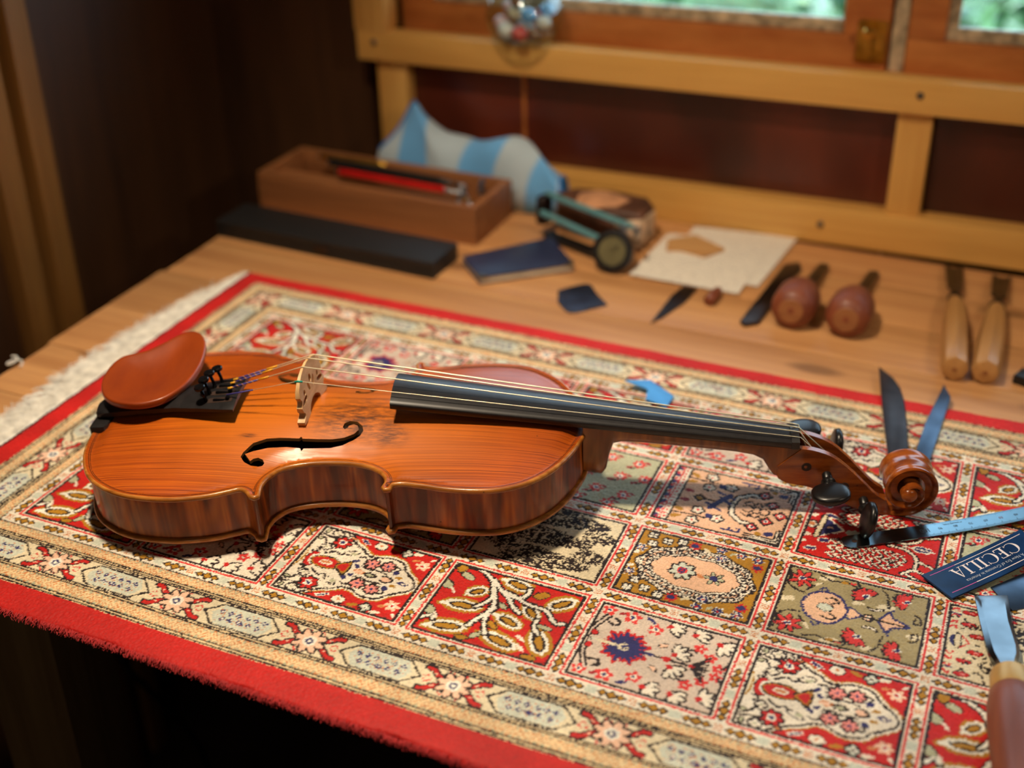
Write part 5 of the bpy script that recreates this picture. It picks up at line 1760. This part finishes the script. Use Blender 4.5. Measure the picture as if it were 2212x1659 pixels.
# 7 papers and a chip of wood on them
mt, nt, b = newmat('written_paper')
tc = N(nt, 'ShaderNodeTexCoord')
mp = N(nt, 'ShaderNodeMapping')
mp.inputs['Scale'].default_value = (1, .12, 1)
nt.links.new(tc.outputs['Object'], mp.inputs['Vector'])
wv = N(nt, 'ShaderNodeTexWave', Scale=48.0, Distortion=.6, _bands_direction='Y')
nt.links.new(tc.outputs['Object'], wv.inputs['Vector'])
nz = N(nt, 'ShaderNodeTexNoise', Scale=420.0, Detail=3.0)
nt.links.new(tc.outputs['Object'], nz.inputs['Vector'])
mu = N(nt, 'ShaderNodeMath', _operation='MULTIPLY')
nt.links.new(wv.outputs['Fac'], mu.inputs[0])
nt.links.new(nz.outputs['Fac'], mu.inputs[1])
rp = N(nt, 'ShaderNodeValToRGB')
rp.color_ramp.elements[0].position, rp.color_ramp.elements[0].color = .46, srgb(226, 218, 204)
rp.color_ramp.elements[1].position, rp.color_ramp.elements[1].color = .58, srgb(150, 146, 146)
nt.links.new(mu.outputs[0], rp.inputs['Fac'])
nt.links.new(rp.outputs['Color'], b.inputs['Base Color'])
b.inputs['Roughness'].default_value = .8
M['paperw'] = mt
pb = prism('paper_sheet', [(197, 584), (296, 583), (307, 716), (198, 704)], ZT + 2.2, ZT + 2.5, M['paperw'])
tag(pb, 'lower of the two written paper sheets, showing on the right', 'paper', 'paper sheets on the bench')
pa = prism('paper_sheet', [(172, 559), (283, 558), (286, 690), (178, 672)], ZT + 2.9, ZT + 3.2, M['paperw'])
tag(pa, 'upper of the two written paper sheets, holding the wood chip', 'paper', 'paper sheets on the bench')
ch = prism('wood_chip', [(184, 650), (208, 672), (245, 650), (231, 625), (205, 632), (190, 626)], ZT + 3.3, ZT + 7.0, M['chipwood'], bev=.6)
tag(ch, 'pale chip of wood lying on the written paper', 'wood chip')

# 8 small scraper plate
M['scr'] = plain('scraper_steel', srgb(96, 102, 118), rough=.24, metal=1.0, noise=.15, nscale=60)
s8 = prism('cabinet_scraper', [tuple(q) for q in spline([(119, 502), (140, 527), (156, 510), (174, 491)], 4)] + [tuple(q) for q in spline([(160, 474), (146, 462), (128, 478)], 4)], ZT + .1, ZT + 1.2, M['scr'])
bpy.data.objects[s8.name].data.flip_normals() if False else None
tag(s8, 'small rounded steel scraper lying alone on the bench planks', 'scraper')

# 9 knife under the paper, small red handle beside it
def blade(name, poly, z0, z1, mat, label, cat, bev=.5):
    area = sum(poly[i][0] * poly[(i + 1) % len(poly)][1] - poly[(i + 1) % len(poly)][0] * poly[i][1] for i in range(len(poly)))
    if area < 0:
        poly = poly[::-1]
    o = prism(name, poly, z0, z1, mat, bev=bev)
    return tag(o, label, cat)
blade('knife_blade', [(223, 471), (229, 484), (240, 524), (243, 556), (228, 556), (224, 530)], ZT + .1, ZT + 2.0, M['darksteel'], 'dark pointed knife blade poking out from under the paper', 'knife', .4)
o = lathe('small_peg', [(4, 0), (5.5, 1.5), (5.5, 12), (4.6, 24), (4, 26)], (0, 0, 0), (.1, 1, 0), M['rosewood'], segs=16)
o.location = (.262, .527, (ZT + 5.6) * .001)
tag(o, 'short red wooden peg next to the front corner of the paper', 'peg')
# 10 flat file
blade('flat_file', [(299, 503), (304, 498), (315, 507), (327, 640), (322, 652), (309, 641)], ZT + .1, ZT + 4.2, M['darksteel'], 'dark flat steel file between the paper and the bulb handled gouge', 'file', .6)

# 11 palm gouges
def palm(x, y, label):
    root = empty('palm_gouge', (x * .001, y * .001, (ZT + 20.6) * .001))
    tag(root, label, 'gouge', 'bulb handled palm gouges')
    lathe('handle', [(0.01, -2.5), (8, -2.2), (13.5, -.8), (18, 3), (20.2, 9), (20.6, 22), (20.2, 38), (17, 50), (11.5, 57), (8.6, 61)], (0, 0, 0), (0, 1, -.12), M['rosewood'], root, segs=28)
    lathe('end_disc', [(10.8, 0), (11.4, .5), (10.8, 1.0), (.01, 1.0)], (0, -1.4, 0), (0, -1, .12), M['walnut'], root, segs=24)
    lathe('ferrule', [(8.2, 0), (8.4, 1), (8.4, 8), (7.6, 9)], (0, 59, -7.2), (0, 1, -.12), M['darksteel'], root, segs=18)
    bar('blade', (0, 66, -8.5), (4, 146, -16.4), 5.2, 1.6, M['darksteel'], root)
    return root
palm(343, 508, 'bulb handled palm gouge with red wooden handle, next to the flat file')
palm(392, 510, 'bulb handled palm gouge with red wooden handle, right of its twin')

# 12 long gouges
def gouge(a, b, t, label, twist):
    A, B, T_ = (Vector(q) for q in (a, b, t))
    root = empty('carving_gouge', tuple(c * .001 for c in a))
    tag(root, label, 'gouge', 'pale wooden handled carving gouges')
    d = (B - A).normalized()
    L = (B - A).length
    lathe('handle', [(7.5, -1), (10.8, 0), (11.6, 1.5), (11.8, L * .35), (11.2, L * .7), (8.6, L * .93), (7.4, L)], (0, 0, 0), d, M['palewood'], root, segs=8, angle=28)
    lathe('end_mark', [(2.2, 0), (2.2, .4), (.01, .5)], -d * 1.0, -d, M['walnut'], root, segs=12)
    lathe('ferrule', [(7.5, 0), (7.8, .6), (7.4, 7), (6, 8)], d * L, d, M['darksteel'], root, segs=16)
    p = B - A + d * 7
    q = T_ - A
    tube('shank', [p, p + (q - p) * .3], [3.6, 4.2], M['darksteel'], root, segs=8)
    dd = (q - p).normalized()
    s_ = dd.cross(Vector((0, 0, 1))).normalized()
    rings = []
    for k_ in (.25, .6, 1.0):
        c = p + (q - p) * k_
        w = 7.0 + 2 * k_
        ring = [tuple(c + s_ * (w * u) + Vector((0, 0, 2.8 * u * u))) for u in np.linspace(-1, 1, 7)]
        ring += [tuple(c + s_ * (w * u * .92) + Vector((0, 0, 2.8 * u * u + 1.6))) for u in np.linspace(1, -1, 7)]
        rings.append(ring)
    loft('blade', rings, M['darksteel'], root, angle=40)
gouge((491, 470, ZT + 12.0), (477, 606, ZT + 10.2), (467, 700, ZT + 1.8), 'pale wooden handled carving gouge, left of the near pair on the right', 0)
gouge((515.5, 474, ZT + 12.0), (514, 606, ZT + 10.2), (513, 695, ZT + 1.8), 'pale wooden handled carving gouge, right of the near pair, at the picture edge', 0)
o = prism('rubber_wedge', [(538, 486), (556, 480), (562, 498), (544, 502)], ZT, ZT + 9, M['black'], bev=1.5)
tag(o, 'small black rubber wedge at the right edge, in front of the pale gouges', 'wedge')
o = tube('bench_crack', [(p[0], p[1], ZT + .12) for p in spline([(352, 473.0), (380, 472.6), (404, 473.2), (424, 472.8)], 4)], [.3] * 4 + [.9] * 8 + [.3], M['dark_in'], segs=6)
under(o, bench)
o.parent = bench

# 13 knives lying on the rug behind the scroll
blade('luthier_knife', [(431, 456), (445, 442), (453.5, 426), (460, 402), (479, 300), (465, 294), (445, 386)], .9, 3.4, M['darksteel'], 'broad dark knife blade with curved point behind the violin scroll', 'knife', .7)
blade('luthier_knife', [(485.5, 448), (493.5, 428), (488.5, 300), (476.5, 300), (479.5, 380)], .9, 3.0, M['bluesteel'], 'narrow blue grey knife blade with slanted tip, right of the broad knife', 'knife', .6)
# 14 blue scrap
tp_ = [(241, 343, 6), (259, 355, 4), (284, 341, 2), (283, 323, 1.4), (265, 325, 3.4), (262, 338, 5.4)]
V = tp_ + [(262, 345, 7.0)]
o = meshobj('cloth_scrap', V, [(0, 6, 1), (1, 6, 2), (2, 6, 5), (2, 5, 4), (2, 4, 3), (0, 5, 6)], M['tape'])
md = o.modifiers.new('thick', 'SOLIDIFY')
md.thickness = .0012
md.offset = 1.0
tag(o, 'small bright blue cloth scrap on the rug behind the fingerboard', 'scrap')

# 15 steel ruler
M['rulersteel'] = plain('satin_rule_steel', srgb(108, 130, 140), rough=.2, metal=1.0, noise=.04, nscale=30)
ux = Vector((.8138, .5812, 0))
uy = Vector((-.5812, .8138, 0))
ro = Vector((447.5, 198.5, 0))
def rz_(s_):
    return 1.6 + .00055 * max(0, s_ - 60) ** 2
def rp_(s_, w, h=0):
    return ro + ux * s_ + uy * w + Vector((0, 0, rz_(s_) + h))
rings = []
for s_ in [0, 1.2, 3, 6] + list(np.linspace(10, 190, 46)):
    hw = 6.6 * min(1, math.sqrt(max(0, 1 - (1 - min(s_ / 6.0, 1)) ** 2)) * .75 + .25)
    rings.append([tuple(rp_(s_, -hw, -.35)), tuple(rp_(s_, hw, -.35)), tuple(rp_(s_, hw, .35)), tuple(rp_(s_, -hw, .35))])
rl = loft('steel_ruler', rings, M['rulersteel'], angle=30)
tag(rl, 'thin steel ruler with millimetre scale lying beside the violin scroll', 'ruler')
M['ink'] = plain('black_ink', srgb(20, 20, 24), rough=.5)
s100 = (Vector((497.3, 232.5, 0)) - ro).dot(ux)
V, F = [], []
def mark(s_, w0, w1, t):
    k0 = len(V)
    for a_, b_ in ((s_ - t, w0), (s_ + t, w0), (s_ + t, w1), (s_ - t, w1)):
        V.append(tuple(rp_(a_, b_, .42)))
    F.append((k0, k0 + 1, k0 + 2, k0 + 3))
MMS = 1.157
for i in range(0, 110):
    s_ = s100 + i * MMS
    if s_ > 188:
        break
    L_ = 3.4 if i % 10 == 0 else (2.7 if i % 5 == 0 else 1.8)
    mark(s_, -6.4, -6.4 + L_, .16)
    mark(s_, 6.4 - L_ * .6, 6.4, .12)
o = meshobj('scale_marks', V, F, M['ink'], rl)

def text_mesh(s, size, mat, name, to3d, parent, font_scale_x=1.0):
    cu = bpy.data.curves.new('txt', 'FONT')
    cu.body = s
    cu.size = size
    cu.align_x = 'CENTER'
    cu.align_y = 'CENTER'
    cu.resolution_u = 3
    ob = bpy.data.objects.new('txt', cu)
    COL.objects.link(ob)
    dg = bpy.context.evaluated_depsgraph_get()
    me_ = bpy.data.meshes.new_from_object(ob.evaluated_get(dg))
    bpy.data.objects.remove(ob)
    for v in me_.vertices:
        v.co = Vector(to3d(v.co.x * font_scale_x, v.co.y)) * .001
    me_.materials.clear()
    return link(name, me_, mat, parent)
M['inkred'] = plain('red_ink', srgb(110, 24, 30), rough=.5)
for k_ in range(0, 11):
    num = 100 - 10 * k_
    s_ = s100 + k_ * 10 * MMS
    if s_ > 186 or num <= 0:
        break
    sz = 5.4 if num == 100 else 3.2
    text_mesh(str(num), sz, M['inkred'] if num == 50 else M['ink'], 'scale_number', lambda x, y, s_=s_: rp_(s_ + 1.5 - x, .4 - y, .42), rl)
text_mesh('STAINLESS STEEL', 1.7, M['ink'], 'maker_lettering', lambda x, y: rp_(s100 + 24 - x, 3.6 - y, .42), rl, 1.15)
lathe('hang_hole', [(1.9, 0), (1.9, .12), (.01, .12)], rp_(8.5, 0, .34), (0, 0, 1), M['dark_in'], rl, segs=16)

# 16 navy card with lettering
ck = empty('rosin_card', (.5125, .1735, .0012))
tag(ck, 'glossy navy card printed CECILIA beside the chisel', 'card')
cx_ = Vector((.6195, .785, 0))
cy_ = Vector((.785, -.6195, 0))
def cp(s_, w, h=0):
    return cx_ * s_ + cy_ * w + Vector((0, 0, 1.9 + .0012 * s_ * s_ * .5 + h))
mt, nt, b = newmat('glossy_navy_card')
tc = N(nt, 'ShaderNodeTexCoord')
gr = N(nt, 'ShaderNodeTexNoise', Scale=30.0, Detail=3.0)
nt.links.new(tc.outputs['Object'], gr.inputs['Vector'])
rp = N(nt, 'ShaderNodeValToRGB')
rp.color_ramp.elements[0].position, rp.color_ramp.elements[0].color = .35, srgb(16, 38, 74)
rp.color_ramp.elements[1].position, rp.color_ramp.elements[1].color = .7, srgb(24, 62, 112)
nt.links.new(gr.outputs['Fac'], rp.inputs['Fac'])
nt.links.new(rp.outputs['Color'], b.inputs['Base Color'])
b.inputs['Roughness'].default_value = .16
b.inputs['Specular IOR Level'].default_value = .16
b.inputs['Coat Weight'].default_value = 0.0
b.inputs['Coat Roughness'].default_value = .08
M['card'] = mt
rings = []
for s_ in np.linspace(0, 90, 19):
    rings.append([tuple(cp(s_, w, h)) for w, h in ((-13.4, -.9), (13.4, -.9), (13.6, 0), (13.4, .35), (-13.4, .35), (-13.6, 0))])
loft('card_body', rings, M['card'], ck, angle=35)
M['whiteink'] = plain('white_print', srgb(226, 214, 212), rough=.4)
M['greyink'] = plain('grey_print', srgb(170, 176, 186), rough=.4)
M['pinkink'] = plain('magenta_print', srgb(196, 70, 150), rough=.4)
def strip(s0, s1, w, t, mat):
    V = []
    n = 10
    for i in range(n + 1):
        s_ = s0 + (s1 - s0) * i / n
        V += [tuple(cp(s_, w - t, .42)), tuple(cp(s_, w + t, .42))]
    meshobj('printed_line', V, [(2 * i, 2 * i + 1, 2 * i + 3, 2 * i + 2) for i in range(n)], mat, ck)
strip(26, 86, -10.2, .22, M['whiteink'])
strip(26, 86, 9.6, .3, M['whiteink'])
strip(4, 26, -10.2, .22, M['pinkink'])
strip(4, 26, 9.6, .22, M['pinkink'])
# serif capitals, drawn as outlines: unit height 1, reading direction runs back down the card
def rect(x0, y0, x1, y1):
    return [(x0, y0), (x1, y0), (x1, y1), (x0, y1)]
def cap_I(x):
    return [rect(x + .11, 0, x + .25, 1), rect(x, 0, x + .36, .05), rect(x, .95, x + .36, 1)], .44
def cap_L(x):
    return [rect(x + .11, 0, x + .25, 1), rect(x, .95, x + .36, 1), rect(x, 0, x + .62, .05), [(x + .62, 0), (x + .64, .22), (x + .58, .22), (x + .5, .05), (x + .5, 0)]], .68
def cap_E(x):
    return [rect(x + .11, 0, x + .25, 1), rect(x, .95, x + .6, 1), rect(x, 0, x + .64, .05), rect(x + .2, .48, x + .48, .53), rect(x + .44, .4, x + .48, .62), [(x + .56, 1), (x + .6, 1), (x + .61, .8), (x + .57, .8)], [(x + .58, 0), (x + .64, 0), (x + .67, .22), (x + .62, .22)]], .72
def cap_A(x):
    return [[(x + .06, 0), (x + .11, 0), (x + .4, 1), (x + .36, 1)], [(x + .54, 0), (x + .7, 0), (x + .42, 1), (x + .35, 1)], rect(x + .2, .3, x + .58, .345), rect(x - .02, 0, x + .22, .04), rect(x + .46, 0, x + .8, .04)], .8
def cap_C(x):
    P_ = []
    n = 26
    o_, i_ = [], []
    for k_ in range(n + 1):
        a = math.radians(42 + (318 - 42) * k_ / n)
        th_ = .03 + .13 * max(0, -math.cos(a)) ** 1.2
        o_.append((x + .46 + .46 * math.cos(a), .5 + .52 * math.sin(a)))
        i_.append((x + .46 + (.46 - th_) * math.cos(a), .5 + (.52 - .03 - th_ * .2) * math.sin(a)))
    quads_ = [[o_[k_], o_[k_ + 1], i_[k_ + 1], i_[k_]] for k_ in range(n)]
    quads_ += [rect(x + .78, .7, x + .82, 1.0), rect(x + .78, .02, x + .81, .2)]
    return quads_, .92
V, F = [], []
xx = 0.0
CH = 9.6
letters = []
for fn in (cap_C, cap_E, cap_C, cap_I, cap_L, cap_I, cap_A):
    qs, adv = fn(xx)
    letters.append(qs)
    xx += adv
sx_ = 58.0 / xx
for qs in letters:
    V, F = [], []
    for q in qs:
        k0 = len(V)
        for (lx_, ly_) in q:
            # upright as seen from across the bench: letters run from the far end towards the near end
            V.append(tuple(cp(76 - lx_ * sx_, -7.6 + (1 - (1 - ly_)) * CH * 1.0, .45)))
        F.append(tuple(range(k0, k0 + len(q))))
    meshobj('letter', V, F, M['whiteink'], ck)
text_mesh('A New Era of Cremona in America', 3.5, M['greyink'], 'subtitle_lettering', lambda x, y: cp(47 - x, 5.6 + y, .45), ck, 1.02)
# 17 grey scraper plate under the card
blade('scraper_plate', [(545, 190), (560, 171), (606, 208), (612, 226), (590, 246)], -.2, .9, M['bluesteel'], 'grey steel scraper plate half under the navy card', 'scraper', .2)

# 18 chisel in the foreground
ch = empty('wood_chisel', (.562, .098, .0075))
tag(ch, 'wide steel chisel with brass ferrule and red brown handle, bottom right corner', 'chisel')
A_ = Vector((562, 98, 7.5))
def cl_(x, y, z):
    return (x - A_.x, y - A_.y, z - A_.z)
bp0 = [((536, 172), (555.5, 181)), ((537.5, 165), (557, 173)), ((541.5, 146), (560, 152)), ((547, 124), (566, 129)), ((549.5, 116), (566.5, 121)), ((553, 109), (565, 113)), ((555.4, 103), (565, 107)), ((556.4, 97), (566, 100))]
rings = []
for i, (l_, r_) in enumerate(bp0):
    zt = (4.4, 6.0, 7.6, 8.4, 9, 10, 11.5, 12)[i]
    zb = (4.0, 3.8, 4.0, 4.2, 4.2, 4.4, 4.6, 5)[i]
    l3, r3 = Vector((l_[0], l_[1], 0)), Vector((r_[0], r_[1], 0))
    m1, m2 = l3.lerp(r3, .14), l3.lerp(r3, .86)
    ring = [(l3.x, l3.y, zb), (r3.x, r3.y, zb), (r3.x, r3.y, zb + (zt - zb) * .5), (m2.x, m2.y, zt), (m1.x, m1.y, zt), (l3.x, l3.y, zb + (zt - zb) * .5)]
    rings.append([cl_(*q) for q in ring])
M['horn'] = plain('dull_brass', srgb(196, 154, 88), rough=.4, metal=.35)
M['chisel'] = plain('chisel_steel', srgb(104, 112, 118), rough=.2, metal=1.0, noise=.12, nscale=25)
loft('blade', rings, M['chisel'], ch, angle=25)
ax0 = Vector((562.5, 99, 8.6))
axd = Vector((.12, -.985, .05)).normalized()
b0 = ax0 - A_
lathe('ferrule', [(9.5, 0), (11.4, .8), (11.8, 3), (12.2, 14), (11.8, 17)], b0, axd, M['horn'], ch, segs=26)
lathe('handle', [(11.6, 0), (13, 2), (14.6, 12), (15.2, 28), (14.6, 50), (13.4, 70), (14.2, 92), (15.6, 104), (14, 112), (8, 115), (.01, 115.6)], b0 + axd * 17, axd, M['rosewood'], ch, segs=28)
bpy.data.materials['brass']

# 19 round glass jar of trinkets on the rail
jar = lathe('glass_jar', [(.01, 0), (16, 0), (26, 2), (35, 9), (40.5, 20), (42, 30), (40, 42), (33, 54), (25, 62), (24, 68), (27, 70), (25.6, 70), (22.6, 67), (23.6, 61), (31.5, 53), (38.4, 41), (40.4, 30), (39, 20.6), (34, 10.4), (25.6, 4.2), (16, 2), (.01, 2)], (0, 0, 0), (0, 0, 1), M['glass'], segs=40, angle=60)
jar.location = (-.008, .7195, .1686)
tag(jar, 'round clear glass jar of trinkets standing on the window rail', 'jar')
cols = dict(red=(200, 60, 52), white=(226, 222, 214), blue=(110, 170, 226), pink=(226, 186, 190), brown=(120, 84, 60), cream=(222, 208, 176))
tri = [('red', 3, -20, 16, 9), ('white', -14, -16, 17, 9.5), ('pink', -24, -6, 22, 8), ('brown', 17, -12, 15, 8.5), ('white', 24, -4, 26, 8), ('blue', 9, -10, 33, 8.5), ('cream', -8, -2, 33, 9.5), ('white', -3, 10, 14, 10), ('blue', 22, 10, 36, 8), ('pink', -20, 8, 36, 8), ('brown', -4, -12, 47, 7)]
plc = {'red': ['at the front bottom'], 'white': ['at the front left', 'at the right', 'at the back bottom'], 'pink': ['far left, low', 'far left, high'], 'brown': ['low at the right', 'on top'], 'blue': ['in front, high up', 'at the right back, high up'], 'cream': ['in the middle']}
seen = {}
for c_, x, y, z, r in tri:
    if c_ + 'bead' not in M:
        M[c_ + 'bead'] = plain(c_ + '_bead', srgb(*cols[c_]), rough=.25, coat=.4)
    n_ = seen.get(c_, 0)
    seen[c_] = n_ + 1
    pr_ = [(.01, -r)] + [(r * math.cos(a) * (1 + .05 * math.cos(3 * a)), r * math.sin(a) * .92) for a in np.linspace(-PI / 2 + .25, PI / 2 - .25, 9)] + [(.01, r * .94)]
    o = lathe('glass_bead', pr_, (0, 0, 0), (.2, .1, 1), M[c_ + 'bead'], segs=14, angle=70)
    o.location = (-.008 + x * .001, .7195 + y * .001, .1686 + z * .001)
    tag(o, '%s bead inside the round glass jar, %s' % (c_, plc[c_][n_]), 'bead', 'beads in the glass jar')
# 20 curl of shaving at the edge of the bench
o = tube('wood_shaving', [(-262 + 6 * math.cos(t) * (1 - t / 14), 178 + 9 * math.sin(t) * (1 - t / 14), ZT + 1.2 + .9 * t) for t in np.linspace(0, 9, 26)], .8, M['fringe'], segs=5)
tag(o, 'tiny pale curl of shaving at the left edge of the bench', 'shaving')
